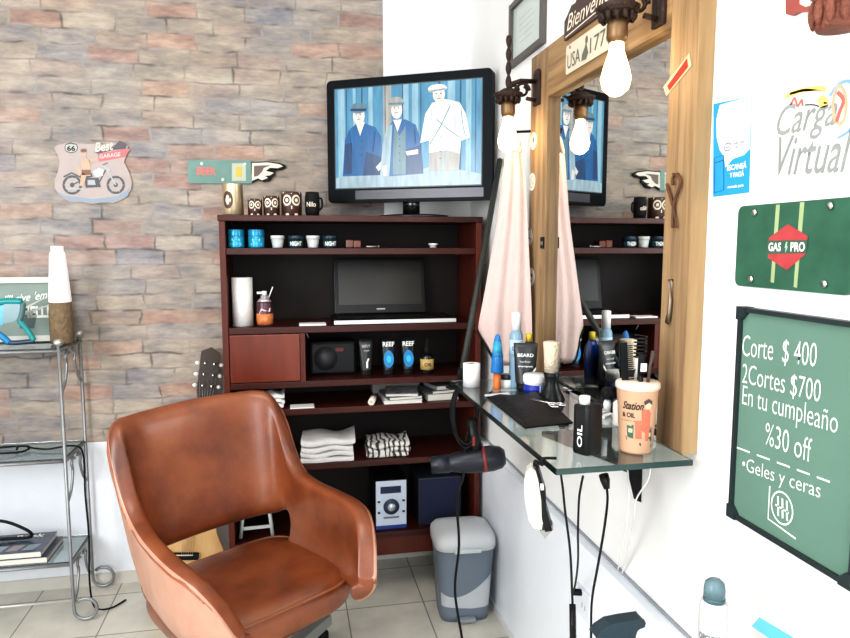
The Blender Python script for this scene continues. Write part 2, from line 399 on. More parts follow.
# ================================================================== CHAIR
def chair():
    t = thing('swivel_armchair', 'large brown leather swivel armchair with open lower back and curved arms', 'chair', (-.148, 1.963, 0), math.radians(29.7))
    LEAN = Matrix.Translation((0, .26, .4)) @ Matrix.Rotation(math.radians(-2.83), 4, 'Y') @ Matrix.Rotation(math.radians(-2.88), 4, 'X') @ Matrix.Translation((0, -.26, -.4))
    a, R, AL, yb = .128, .11, .465, .185
    S = a + R * PI / 2 + AL
    def path(s):
        q = abs(s); sg = 1 if s >= 0 else -1
        if q <= a: x, y, nx, ny = q, yb - .10 * (q / a) ** 2 * .1, 0, 1
        elif q <= a + R * PI / 2:
            th = (q - a) / R; x = a + R * math.sin(th); y = yb - R + R * math.cos(th) - .01; nx, ny = math.sin(th), math.cos(th)
        else:
            d = q - a - R * PI / 2; e = max(0, d - .27); x = a + R + .012 * min(1, d / .2) - 1.9 * e * e; y = yb - R - d - .01 + e * e * .5; nn = Vector((1, -3.8 * e)).normalized(); nx, ny = nn.x, nn.y
        return Vector((sg * x, y)), Vector((sg * nx, ny))
    T = [(0, .926), (.17, .920), (.198, .914), (.216, .895), (.230, .848), (.248, .775), (.275, .705), (.315, .662), (.40, .643), (.56, .636), (.64, .624), (.68, .602), (.72, .56), (S, .475)]
    B = .385
    fr = [0, .14, .40, .58, .74, .88, 1]; zb = [.385, .418, .508, .60, .71, .82]
    def P(s, j):
        p, n = path(s); top = lerp_table(T, abs(s)); B = .385 + .045 * min(1, max(0, (abs(s) - .5) / .25)); w = min(1, max(0, (abs(s) - .205) / .10)); w = w * w * (3 - 2 * w)
        za = B + (top - B) * fr[j]; zz = top if j == 6 else (zb[j] if zb[j] < top - .01 else za)
        z = zz * (1 - w) + za * w
        k = .145 * (1 - w) + .06 * w
        off = n * ((z - .45) * k - (.045 if j == 0 else .012 if j == 1 else 0))
        return Vector((p.x + off.x, p.y + off.y, z)), n
    half = [.05, .10, .15, .175, .198, .214, .23, .25, .275, .31, .36, .41, .47, .53, .58, .62, .66, .69, .715, .735, .755, S]
    cols = [-h for h in reversed(half)] + [0] + half
    G = [[P(s, j)[0] for j in range(7)] for s in cols]
    def skip(i, j): return j == 1 and abs(cols[i]) < .276 and abs(cols[i + 1]) < .276
    m = MB().grid(G, 0, True, LEAN, skip)
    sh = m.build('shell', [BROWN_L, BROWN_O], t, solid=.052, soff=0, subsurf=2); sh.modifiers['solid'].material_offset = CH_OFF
    # piping along the outer lip
    pts = []
    for s in [S * (k / 40 * 2 - 1) for k in range(41)]:
        q, n = P(s, 6); pts.append(LEAN @ Vector((q.x + n.x * .020, q.y + n.y * .020, q.z - .016)))
    MB().tube(spline(pts, 3), .0045, 6).build('piping', PIPE, t)
    # seat cushion
    prof = [(0.001, .452), (.4, .452), (.72, .449), (.88, .441), (.96, .424), (1.0, .398), (1.0, .372), (.96, .348), (.85, .335), (.001, .333)]
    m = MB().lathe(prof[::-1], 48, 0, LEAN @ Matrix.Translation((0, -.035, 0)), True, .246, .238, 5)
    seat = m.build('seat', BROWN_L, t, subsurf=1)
    ring = []
    for k in range(64):
        q = 2 * PI * k / 64; c, d = math.cos(q), math.sin(q); e = (abs(c) ** 5 + abs(d) ** 5) ** (-1 / 5)
        ring.append(LEAN @ Vector((c * e * .243, d * e * .235 - .035, .425)))
    MB().tube(ring, .004, 6, closed=True).build('piping', PIPE, seat)
    prof = [(.15, .285), (.22, .30), (.265, .335), (.262, .36)]
    MB().lathe(prof, 40, 0, LEAN @ Matrix.Translation((0, -.035, 0)), True, .72, .72, 3.5).build('seat_pan', mat('dark_leather', (.16, .045, .018), .5), t)
    MB().lathe([(.055, .075), (.055, .10), (.03, .11), (.03, .20), (.022, .205), (.022, .275), (.09, .28), (.09, .29)], 24).build('column', BLACKM, t)
    for k in range(4):
        an = math.radians(90 * k + 26)
        M = Matrix.Rotation(an, 4, 'Z')
        leg = MB()
        leg.add([(.03, -.026, .06), (.46, -.024, .045), (.46, .024, .045), (.03, .026, .06), (.03, -.026, .11), (.46, -.022, .082), (.46, .022, .082), (.03, .026, .11)],
                [(0, 3, 2, 1), (4, 5, 6, 7), (0, 1, 5, 4), (1, 2, 6, 5), (2, 3, 7, 6), (3, 0, 4, 7)], 0, False, M)
        lg = leg.build('leg', mat('leg_alloy', (.42, .43, .42), .4, .6), t, bevel=.004)
        MB().lathe([(.016, 0), (.022, .004), (.022, .026), (.009, .034), (.009, .05)], 12, 0, M @ Matrix.Translation((.43, 0, 0))).build('foot', BLACKM, lg)
    return t
chair()

# ================================================================== CABINET
YC, YCB = 2.55, 2.862
def zc(py, px=380): return onY(px, py, YC).z
Z = dict(top=zc(216), s1=zc(248), s2=zc(325), s3=zc(378.5), s4=zc(405.5), s5=zc(460), s6=zc(533))
CX0, CX1 = -.238, .738
def cabinet():
    t = thing('display_cabinet', 'tall dark mahogany open shelf cabinet against the brick wall', 'cabinet', ((CX0 + CX1) / 2, (YC + YCB) / 2, 0))
    cx, cy = t.location.x, t.location.y
    x0, x1, y0, y1 = CX0 - cx, CX1 - cx, YC - cy, YCB - cy
    th = .022
    for x in (x0, x1 - th):
        MB().bx(x, x + th, y0, y1, 0, Z['top'] - th).build('side_panel', MAHOGV, t, bevel=.002)
    MB().bx(x0 - .004, x1 + .004, y0 - .004, y1, Z['top'] - th, Z['top']).build('top_board', MAHOG, t, bevel=.002)
    for k in ('s1', 's2', 's3', 's4', 's5', 's6'):
        MB().bx(x0 + th, x1 - th, y0 + (.004 if k != 's6' else 0), y1 - .01, Z[k] - .024, Z[k]).build('shelf', MAHOG, t, bevel=.002)
    MB().bx(x0 + th, x1 - th, y1 - .01, y1, .18, Z['top'] - th).build('back_panel', CABBACK, t)
    MB().bx(x0 + th, x1 - th, y0 + .004, y0 + .024, zc(556), Z['s6'] - .024).build('plinth_rail', MAHOGV, t, bevel=.002)
    xd = onY(303, 360, YC).x - cx
    MB().bx(xd - .009, xd + .009, y0 + .004, y1 - .01, Z['s3'], Z['s2'] - .024).build('divider', MAHOGV, t)
    d = MB(); d.bx(x0 + th + .002, xd - .010, y0 + .002, y0 + .020, Z['s3'] + .002, Z['s2'] - .026)
    d.build('door', MAHOGD, t, bevel=.003)
    return t
cabinet()
EPS = .0009
ZS = dict(Z)
for k_ in Z: Z[k_] = Z[k_] + EPS
def on_shelf(px, k, y): return Vector((onY(px, 300, y).x, y, Z[k]))

# ================================================================== TELEVISION
def television():
    L, R = Vector((.168, 2.81)), Vector((.752, 2.475))
    c = (L + R) / 2; w = (R - L).length; ang = math.atan2(R.y - L.y, R.x - L.x)
    t = thing('television', 'black flat screen television showing three people in flat caps', 'television', (c.x, c.y + .0, Z['top']), ang)
    z0, z1 = .060, .538; hw = w / 2
    b = MB(); b.prism(rrect(-hw, hw, z0, z1, .018), 0, .045, 0); b.build('casing', mat('tv_black', (.004, .006, .008), .45, spec=.12), t, bevel=.004)
    m = MB(); m.prism(rrect(-hw * .7, hw * .7, z0 + .05, z1 - .05, .03), .0455, .085); m.build('rear_cover', BLACKM, t)
    sx0, sx1, sz0, sz1 = -hw + .036, hw - .040, z0 + .058, z1 - .036
    def em(name, col, s=1.0):
        return mat(name, (.01, .01, .01), .2, emis=col, estr=s * .46, var=0)
    m = MB(); m.flat(rect(sx0 - .004, sx1 + .004, sz0 - .004, sz1 + .004), -.0005, 0); m.build('bezel_edge', mat('bezel_teal', (.05, .08, .09), .3), t)
    C_ = [em('screen_backdrop', (.12, .42, .66), 1.2), em('screen_plank_dark', (.03, .15, .28), 1.0), em('screen_plank_light', (.42, .72, .88), 1.2), em('screen_blue', (.008, .19, .52), 1.1),
          em('screen_darkblue', (.008, .09, .28), 1.0), em('screen_face', (.98, .88, .80), 1.5), em('screen_cream', (.86, .92, .94), 1.7), em('screen_capgrey', (.22, .42, .50), 1), em('screen_mist', (.52, .72, .82), 1.1),
          em('screen_tan', (.62, .60, .55), 1.1)]
    W, H = sx1 - sx0, sz1 - sz0
    s = MB(); s.flat(rect(sx0, sx1, sz0, sz1), -.001, 0)
    U = lambda u, v: (sx0 + u * W, sz0 + v * H)
    def pol(pts, k, d): s.flat([U(*p) for p in pts], -.001 - d * .0003, k)
    def el(u, v, a, bb, k, d, rot=0): s.flat([U(u + (x) / 1, v + y) for x, y in ell(0, 0, a, bb, 20, rot)], -.001 - d * .0003, k)
    for u, k, wd in ((.02, 2, .05), (.08, 1, .006), (.13, 2, .02), (.19, 1, .008), (.24, 2, .03), (.345, 9, .055), (.355, 1, .006), (.48, 2, .04), (.475, 1, .008), (.545, 2, .04), (.60, 1, .006), (.72, 1, .012), (.78, 2, .05), (.86, 1, .01), (.90, 2, .035), (.96, 1, .006)):
        pol([(u, 0), (u + wd, 0), (u + wd, 1), (u, 1)], k, 1)
    pol([(0, 0), (1, 0), (1, .10), (.7, .2), (.5, .12), (.2, .2), (0, .1)], 8, 2)
    # person at the left of the screen
    pol([(.05, .12), (.07, .5), (.11, .60), (.15, .64), (.22, .64), (.29, .60), (.33, .5), (.34, .12)], 3, 3)
    pol([(.06, .14), (.12, .14), (.12, .46), (.07, .44)], 4, 4); pol([(.2, .12), (.33, .12), (.33, .3), (.22, .36)], 4, 4)
    pol([(.15, .66), (.18, .52), (.215, .66)], 5, 4); el(.172, .72, .042, .085, 5, 5)
    el(.17, .80, .056, .055, 7, 6); pol([(.11, .775), (.225, .765), (.228, .79), (.115, .80)], 4, 7)
    pol([(.29, .20), (.33, .26), (.34, .20), (.31, .16)], 5, 5)
    # middle person
    pol([(.32, .10), (.34, .42), (.37, .58), (.42, .66), (.5, .66), (.57, .60), (.60, .45), (.62, .12)], 3, 8)
    pol([(.32, .10), (.34, .42), (.37, .60), (.41, .62), (.385, .10)], 8, 9); pol([(.5, .36), (.60, .40), (.62, .12), (.5, .12)], 4, 9)
    pol([(.41, .12), (.5, .12), (.50, .60), (.46, .5), (.42, .60)], 7, 9)
    pol([(.415, .66), (.445, .54), (.475, .66)], 5, 10); el(.44, .755, .038, .085, 5, 11); el(.435, .835, .052, .05, 9, 12); pol([(.385, .81), (.49, .805), (.492, .825), (.385, .83)], 7, 13)
    pol([(.5, .345), (.585, .36), (.585, .315), (.51, .305)], 5, 10); pol([(.335, .2), (.365, .22), (.37, .11), (.345, .11)], 5, 10)
    # person at the right of the screen
    pol([(.60, .42), (.635, .70), (.68, .80), (.76, .83), (.86, .79), (.90, .68), (.93, .45), (.87, .42), (.86, .14), (.66, .14), (.66, .44)], 6, 14)
    pol([(.66, .14), (.86, .14), (.865, .30), (.78, .34), (.66, .32)], 9, 15); pol([(.74, .14), (.755, .14), (.765, .32), (.755, .33)], 8, 16)
    s.stroke([U(.80, .76), U(.74, .58), U(.665, .40)], .004, -.0062, 7); s.stroke([U(.71, .64), U(.80, .52), U(.88, .44)], .003, -.0062, 7); s.stroke([U(.87, .72), U(.885, .55), U(.90, .46)], .003, -.0062, 7)
    el(.725, .875, .04, .075, 5, 16); el(.715, .935, .062, .04, 6, 17); pol([(.655, .90), (.77, .915), (.772, .935), (.655, .92)], 9, 18)
    for fu, fv in ((.172, .725), (.44, .765), (.725, .875)):       # eyes, nose, mouth of each face
        for dx in (-.014, .014): el(fu + dx, fv + .010, .006, .007, 7, 19)
        pol([(fu - .003, fv), (fu + .004, fv - .022), (fu - .005, fv - .022)], 9, 19); pol([(fu - .012, fv - .042), (fu + .012, fv - .042), (fu + .010, fv - .034), (fu - .010, fv - .034)], 7, 19)
    for cu in (.19, .46, .735):                                     # coat buttons and fold lines
        for q in range(4): el(cu, .26 + q * .07, .004, .006, 4, 19)
    for a_, b_ in (((.10, .58), (.12, .34)), ((.285, .56), (.27, .36)), ((.56, .56), (.565, .42)), ((.68, .74), (.67, .5)), ((.83, .66), (.84, .46)), ((.76, .30), (.76, .16))): s.stroke([U(*a_), U(*b_)], .0025, -.0068, 4 if a_[0] < .6 else 8)
    s.build('screen', C_, t)
    m = MB(); m.flat(rect(-hw + .12, hw - .03, z0 + .012, z0 + .047), -.0006, 0); m.build('lower_strip', mat('lower_strip', (.06, .06, .07), .3, .2), t)
    lettering('SANSUI', t, (-.03, -.0012, z0 + .022), X_, Z_, .05, .009, LTX_W) if False else None
    m = MB(); m.lathe([(.022, .008), (.022, .10)], 16, 0, Matrix.Translation((0, .055, 0)), sx=1.6); m.build('neck', BLACKG, t)
    m = MB(); m.lathe([(.0, .0), (.15, .0), (.152, .006), (.10, .012), (.03, .016), (0, .016)], 32, 0, Matrix.Translation((0, .055, 0)), sx=1, sy=.55); m.build('stand_base', BLACKG, t)
television()
# ================================================================== THINGS ON THE CABINET TOP
def lathe_thing(name, label, cat, loc, prof, mats, n=24, part=None, group=None, rotz=0, **k):
    m = MB().lathe(prof, n, **k); o = m.build(name, mats, loc=loc, rotz=rotz); return tag(o, label, cat, group)
yT = 2.64
p = onY(233.5, 215, yT); cz = Z['top']
hcan = onY(233.5, 184, yT).z - cz
can = thing('metal_cup', 'tall brass coloured metal cup with dark round emblem on cabinet top', 'cup', (p.x, yT, cz))
MB().lathe([(.0, 0), (.036, 0), (.038, .004), (.037, hcan - .005), (.038, hcan), (.034, hcan), (.033, .01), (0, .01)], 28).build('body', mat('brass_tin', (.62, .50, .33), .3, .85), can)
e = MB()
for k in range(16):
    pass
em = MB()
def wrap_flat(m, pts, r, z, mi=0, ang0=-PI / 2, c=(0, 0)):
    a = [(c[0] + math.cos(ang0 + x / r) * r, c[1] + math.sin(ang0 + x / r) * r, z + y) for x, y in pts]
    cx = sum(x for x, y in pts) / len(pts); cy = sum(y for x, y in pts) / len(pts)
    b = (c[0] + math.cos(ang0 + cx / r) * r, c[1] + math.sin(ang0 + cx / r) * r, z + cy)
    n = len(a); m.add(a + [b], [(i, (i + 1) % n, n) for i in range(n)], mi)
wrap_flat(em, ell(0, 0, .020, .032), .0385, hcan * .48, 0, -PI / 2 - .45)
wrap_flat(em, ell(0, .0, .007, .018), .0389, hcan * .48, 1, -PI / 2 - .45)
em.build('emblem', [mat('emblem_brown', (.07, .035, .025), .5), CREAM], can)

def owl(px0, px1, pyt, label, first=None):
    a, b = onY(px0, 215, yT), onY(px1, 215, yT); w = b.x - a.x; h = onY(px0, pyt, yT).z - cz; x = (a.x + b.x) / 2
    t = thing('owl_canister', label, 'canister', (x, yT, cz), 0, 'owl canisters on the cabinet top')
    r = w / 2
    MB().lathe([(0, 0), (r * .92, 0), (r, h * .06), (r, h * .94), (r * .94, h), (0, h)], 24).build('body', mat('owl_brown', (.055, .022, .015), .4), t)
    m = MB(); R = r + .0006
    for sx in (-1, 1):
        wrap_flat(m, ell(sx * r * .48, h * .64, r * .46, h * .23), R, 0, 0); wrap_flat(m, ell(sx * r * .48, h * .64, r * .30, h * .15), R + .0004, 0, 1)
        wrap_flat(m, ell(sx * r * .48, h * .64, r * .17, h * .08), R + .0008, 0, 0)
        wrap_flat(m, ell(sx * r * .45, h * .02 + .003, r * .2, h * .05, 10), R, 0, 0)
    wrap_flat(m, [(-r * .8, h * .40), (0, h * .27), (r * .8, h * .40), (r * .45, h * .46), (0, h * .40), (-r * .45, h * .46)], R, 0, 0)
    wrap_flat(m, [(-r, h * .9), (r, h * .9), (r * .9, h * .985), (0, h * .90), (-r * .9, h * .985)], R, 0, 0)
    m.build('owl_face', [CREAM, mat('owl_dark', (.05, .02, .012), .5)], t)
owl(248, 262.5, 199, 'smallest brown and cream owl canister, next to the metal cup')
owl(263.5, 280, 196, 'middle sized brown and cream owl canister, second from metal cup')
owl(281.5, 302, 192, 'largest brown and cream owl canister, next to the black mug')
a, b = onY(305, 215, yT), onY(320, 215, yT); h = onY(305, 192, yT).z - cz; r = (b.x - a.x) / 2
mug = thing('black_mug', 'black barrel shaped mug with white writing beside the owl canisters', 'mug', ((a.x + b.x) / 2, yT, cz))
MB().lathe([(0, 0), (r * .86, 0), (r * .96, h * .25), (r, h * .5), (r * .96, h * .8), (r * .88, h), (r * .80, h), (r * .82, .01), (0, .01)], 24).build('body', BLACKM, mug)
MB().tube(spline([(r * .9, 0, h * .75), (r * 1.25, 0, h * .7), (r * 1.3, 0, h * .4), (r * .9, 0, h * .25)], 6), .004, 8).build('handle', BLACKM, mug)
curved_lettering('Nilo', mug, (0, 0), r * 1.0, h * .38, h * .2, r * 1.3, -PI / 2 - .2, CREAM, bold=.02)

# ================================================================== SHELF ONE
y1s = 2.605
def blue_tin(px, label):
    t = thing('blue_tin', label, 'tin', on_shelf(px, 's1', y1s), 0, 'blue tins on the upper shelf')
    return t
w = (onY(246.5, 240, y1s).x - onY(230, 240, y1s).x) / 2; h = onY(238, 229.5, y1s).z - Z['s1']
t = blue_tin(238, 'bright blue hair wax tin, nearest the left side of upper shelf')
MB().lathe([(0, 0), (w * .97, 0), (w, .004), (w, h * .62), (w * .98, h * .63), (0, h * .63)], 28).build('body', mat('tin_blue', (.02, .30, .48), .25, .3, var=.35, scale=30), t)
MB().lathe([(0, h * .63), (w, h * .63), (w * 1.01, h * .66), (w * 1.01, h * .97), (w * .98, h), (0, h)], 28).build('lid', mat('tin_lid', (.02, .24, .42), .25, .3, var=.3, scale=30), t)
m = MB(); wrap_flat(m, rect(-w * .7, w * .7, h * .14, h * .24), w + .0006, 0); wrap_flat(m, rect(-w * .5, w * .5, h * .38, h * .5), w + .0006, 0); m.build('label_print', mat('tin_print', (.20, .55, .65), .4), t)
dup(t, on_shelf(258, 's1', y1s), 'bright blue hair wax tin, second on upper shelf beside white pot')
def white_pot(px):
    t = thing('white_pot', 'small white flared pot between the blue tin and a dark jar', 'pot', on_shelf(px, 's1', y1s), 0, 'white pots on the upper shelf')
    h = onY(279, 235.5, y1s).z - Z['s1']; r = (onY(286, 240, y1s).x - onY(272, 240, y1s).x) / 2
    MB().lathe([(0, 0), (r * .72, 0), (r * .74, .003), (r * .92, h * .72), (0, h * .72)], 24).build('body', mat('pot_white', (.52, .55, .55), .4), t)
    MB().lathe([(0, h * .72), (r, h * .72), (r, h * .98), (r * .96, h), (0, h)], 24).build('lid', mat('pot_lid', (.62, .64, .64), .35), t); return t
t = white_pot(279); dup(t, on_shelf(314, 's1', y1s), 'small white flared pot between the two dark labelled jars')
def dark_jar(px):
    t = thing('dark_jar', 'dark teal jar with white lettering between the two white pots', 'jar', on_shelf(px, 's1', y1s), 0, 'dark jars on the upper shelf')
    h = onY(297, 235.5, y1s).z - Z['s1']; r = (onY(305, 240, y1s).x - onY(289, 240, y1s).x) / 2
    MB().lathe([(0, 0), (r * .86, 0), (r * .9, .003), (r * .95, h * .62), (0, h * .62)], 24).build('body', mat('jar_teal', (.012, .045, .06), .3), t)
    MB().lathe([(0, h * .62), (r, h * .62), (r, h * .97), (r * .96, h), (0, h)], 24).build('lid', mat('jar_lid', (.01, .03, .045), .3), t)
    curved_lettering('NIGHT', t, (0, 0), r * .96, h * .16, h * .36, r * 1.5, -PI / 2, LTX_W, bold=.03); return t
t = dark_jar(297); dup(t, on_shelf(331, 's1', y1s), 'dark teal jar with white lettering, last in the row beside wooden box')
p = on_shelf(353, 's1', 2.66); m = MB().bx(-.027, .0, -.03, .03, 0, .03).bx(.002, .030, -.03, .03, 0, .028)
tag(m.build('wooden_box', MAHOGD, loc=p, bevel=.002), 'low reddish wooden box on the upper shelf behind the jars', 'box')
lathe_thing('white_cap', 'small white round cap alone on the upper shelf', 'tub', on_shelf(433, 's1', 2.6), [(0, 0), (.013, 0), (.013, .010), (.018, .011), (.018, .016), (0, .017)], WPLAST)  # loose white cap
m = MB().tube([(-.02, 0, .004), (.0, .004, .004), (.02, 0, .004)], .004, 6).ball((.027, 0, .005), .005)
tag(m.build('hair_clip', DULLM, loc=on_shelf(372, 's1', 2.585)), 'tiny metal hair clip lying on the upper shelf', 'clip')

# ================================================================== SHELF TWO
y2s = 2.63
r = (onY(253, 300, y2s).x - onY(232, 300, y2s).x) / 2; h = onY(243, 277.5, y2s).z - Z['s2']
t = thing('paper_towel_roll', 'white paper towel roll standing at the left of the cabinet', 'paper roll', on_shelf(242.5, 's2', y2s))
MB().lathe([(.018, 0), (r, 0), (r, h), (.018, h), (.018, 0)], 32).build('paper', mat('towel_paper', (.80, .79, .77), .9, bump=.3, bscale=160), t)
MB().lathe([(.018, .0), (.018, h + .001), (.016, h + .001), (.016, 0)], 20).build('core', mat('cardboard', (.42, .30, .18), .9), t)
r = (onY(273, 310, y2s - .02).x - onY(256.5, 310, y2s - .02).x) / 2; zt = onY(265, 291, y2s - .02).z - Z['s2']
t = thing('spray_can', 'orange and dark aerosol can with white nozzle beside the paper roll', 'can', on_shelf(264.5, 's2', y2s - .02))
MB().lathe([(0, 0), (r * .96, 0), (r, .004), (r, zt * .66), (r * .93, zt * .70), (0, zt * .70)], 24).build('body', mat('can_dark', (.09, .035, .05), .3, .3), t)
m = MB(); R = r + .0006
m.lathe([(R, zt * .05), (R, zt * .36)], 24); m.build('orange_band', mat('can_orange', (.60, .20, .07), .35, var=.6, scale=60), t)
m = MB(); wrap_flat(m, [(-r * .8, zt * .34), (r * .7, zt * .42), (r * .8, zt * .52), (-r * .4, zt * .52)], R + .0006, 0); m.build('label_patch', mat('can_pale', (.70, .60, .60), .5), t)
MB().lathe([(r * .93, zt * .70), (r * .6, zt * .78), (r * .45, zt * .80), (r * .45, zt * .88), (0, zt * .88)], 20).build('dome', mat('can_grey', (.55, .52, .53), .3, .6), t)
m = MB().lathe([(0, zt * .88), (r * .3, zt * .88), (r * .3, zt), (0, zt)], 12).bx(-r * .9, 0, -.003, .003, zt * .92, zt * .98)
nz = m.build('nozzle', WPLAST, t)
MB().tube([(r * .5, 0, zt * .80), (r * 1.05, -.002, zt * 1.12)], .0022, 6).build('straw', WPLAST, t)
m = MB().bx(-.05, .05, -.03, .03, 0, .006); tag(m.build('white_card', PAPER, loc=on_shelf(312, 's2', 2.6)), 'thin white card lying flat between spray can and laptop', 'card')
def laptop():
    x0, x1 = onY(334, 320, 2.57).x, onY(456, 320, 2.57).x
    t = thing('laptop', 'open black laptop with silver front edge on the middle shelf', 'laptop', ((x0 + x1) / 2, 2.66, Z['s2'])); hw = (x1 - x0) / 2
    MB().bx(-hw, hw, -.09, .13, .002, .018).build('base', BLACKM, t, bevel=.003)
    MB().bx(-hw, hw, -.094, -.0905, .002, .017).build('front_edge', mat('silver_edge', (.78, .78, .76), .35, .4), t, bevel=.001)
    MB().bx(-hw + .02, hw - .02, -.03, .11, .0185, .0195).build('keyboard', BLACK, t)
    M = Matrix.Translation((-.03, .125, .02)) @ Matrix.Rotation(math.radians(-10), 4, 'X')
    hh = onY(376, 258, 2.8).z - Z['s2'] - .02
    MB().box((0, 0, hh / 2), (hw * 1.6, .014, hh), 0, M).build('display', BLACK, t, bevel=.003)
    MB().box((0, -.008, hh / 2 + .012), (hw * 1.45, .001, hh - .05), 0, M).build('panel', mat('off_screen', (.016, .014, .012), .3), t)
    MB().box((0, -.0078, .018), (.035, .001, .005), 0, M).build('badge', mat('badge', (.3, .3, .3), .3, .6), t)
laptop()

# ================================================================== SHELF THREE
y3 = 2.62
x0, x1 = onY(309, 350, 2.68).x, onY(356, 350, 2.68).x; h = onY(330, 341, 2.66).z - Z['s3']
t = thing('speaker_radio', 'squat black radio at the back of the shelf beside the cabinet door', 'radio', ((x0 + x1) / 2, 2.70, Z['s3']))
hw = (x1 - x0) / 2
MB().bx(-hw, hw, -.05, .05, 0, h).build('casing', BLACK, t, bevel=.012)
MB().lathe([(0, 0), (h * .32, 0), (h * .34, .006), (0, .006)], 20, 0, Matrix.Translation((-.03, -.05, h * .5)) @ Matrix.Rotation(PI / 2, 4, 'X')).build('cone', mat('cone_grey', (.035, .035, .04), .5), t)
MB().bx(.01, .04, -.052, -.050, h * .7, h * .8).build('red_display', mat('red_led', (.15, .015, .015), .3), t)
MB().tube([(-hw + .004, -.02, h), (-hw - .012, -.03, h + .04)], .002, 6).build('antenna', STEEL, t)
def tube_bottle(name, label, px0, px1, pyt, k, y, capmat, body, group=None, cat='tube', base=None):
    a, b = onY(px0, 360, y), onY(px1, 360, y); w = (b.x - a.x) / 2
    loc = Vector(((a.x + b.x) / 2, y, Z[k])) if base is None else base
    h = onY((px0 + px1) / 2, pyt, y).z - loc.z
    t = thing(name, label, cat, loc, 0, group)
    # squeeze tube: round cap below, body widening to a flat crimp on top
    P = []
    for j in range(8):
        q = j / 7; zz = h * .16 + q * (h * .84); ww = w * (.80 + .20 * q); dd = w * .55 * (1 - q) ** .8 + .0025
        P.append([(ww * math.cos(2 * PI * i / 20), dd * math.sin(2 * PI * i / 20), zz) for i in range(21)])
    m = MB().grid(list(map(list, zip(*P)))[::1], 0); m.add([P[-1][i] for i in range(20)], [tuple(range(20))])
    bo = m.build('body', body, t, weld=True)
    MB().lathe([(0, 0), (w * .68, 0), (w * .72, .003), (w * .72, h * .16), (0, h * .16)], 20, sy=.76).build('cap', capmat, t)
    def front(z): q = (z / h - .16) / .84; return -(w * .55 * (1 - q) ** .8 + .0025) - .0008
    return t, w, h, front
def tilt_letter(txt, t, z, hgt, width, front, m, bold=.02, x0=None):
    y0, y1 = front(z), front(z + hgt); uy = Vector((0, y1 - y0, hgt)).normalized()
    return lettering(txt, t, (-width / 2 if x0 is None else x0, y0 - .0012, z), X_, uy, width, hgt, m, bold=bold)
t, w, h, fr_ = tube_bottle('cream_tube', 'black cream tube with grey slanted stripe beside the radio', 359, 373, 339, 's3', y3, BLACKM, mat('tube_black', (.02, .021, .022), .35))
tilt_letter('BEFLY', t, h * .78, h * .07, w * 1.2, fr_, LTX_G); tilt_letter('gel', t, h * .66, h * .05, w * .8, fr_, LTX_G)
m = MB(); m.add([(-.001, fr_(h * .22) - .001, h * .22), (.006, fr_(h * .22) - .001, h * .22), (.006, fr_(h * .4) - .001, h * .38), (.012, fr_(h * .5) - .001, h * .48), (.006, fr_(h * .5) - .001, h * .48), (-.001, fr_(h * .4) - .001, h * .38)], [(0, 1, 2, 5), (5, 2, 3, 4)])
m.build('stripe', LTX_W, t)
REEFB = mat('reef_blue', (.01, .22, .50), .35, var=.5, scale=50)
t, w, h, fr_ = tube_bottle('hair_gel_tube', 'black and blue hair gel tube beside the plain black cream tube', 381.5, 395, 339, 's3', y3, BLACKM, mat('reef_black', (.012, .014, .018), .3), 'hair gel tubes on the shelf')
tilt_letter('REEF', t, h * .80, h * .13, w * 1.7, fr_, LTX_W, .03)
m = MB()
for q, hh2, ww in ((.32, .42, .75),):
    pts = ell(0, h * .45, w * ww, h * .24, 20); m.add([(x, fr_(z) - .0008, z) for x, z in pts], [tuple(range(20))])
m.add([(x, fr_(z) - .0014, z) for x, z in ell(0, h * .45, w * .35, h * .10, 16)], [tuple(range(16))], 1)
m.build('print', [REEFB, mat('reef_cyan', (.05, .45, .75), .4)], t)
dup(t, Vector(((onY(401, 360, y3).x + onY(415, 360, y3).x) / 2, y3, Z['s3'])), 'black and blue hair gel tube beside the dropper bottle')
a, b = onY(420.5, 370, y3), onY(433.5, 370, y3); r = (b.x - a.x) / 2; h = onY(427, 338, y3).z - Z['s3']
t = thing('dropper_bottle', 'dark dropper bottle with yellow label, last in the row of tubes', 'bottle', ((a.x + b.x) / 2, y3, Z['s3']))
MB().lathe([(0, 0), (r * .95, 0), (r, .004), (r, h * .46), (r * .9, h * .52), (r * .4, h * .58), (0, h * .58)], 24).build('body', BLACKG, t)
MB().lathe([(r + .0005, h * .12), (r + .0005, h * .42)], 24).build('paper_label', mat('label_yellow', (.55, .38, .13), .6), t)
curved_lettering('OIL', t, (0, 0), r + .0008, h * .22, h * .1, r * 1.2, -PI / 2, LTX_B, bold=.03)
MB().lathe([(r * .4, h * .58), (r * .42, h * .72), (r * .25, h * .74), (r * .22, h * .98), (0, h)], 16).build('dropper', BLACKM, t)

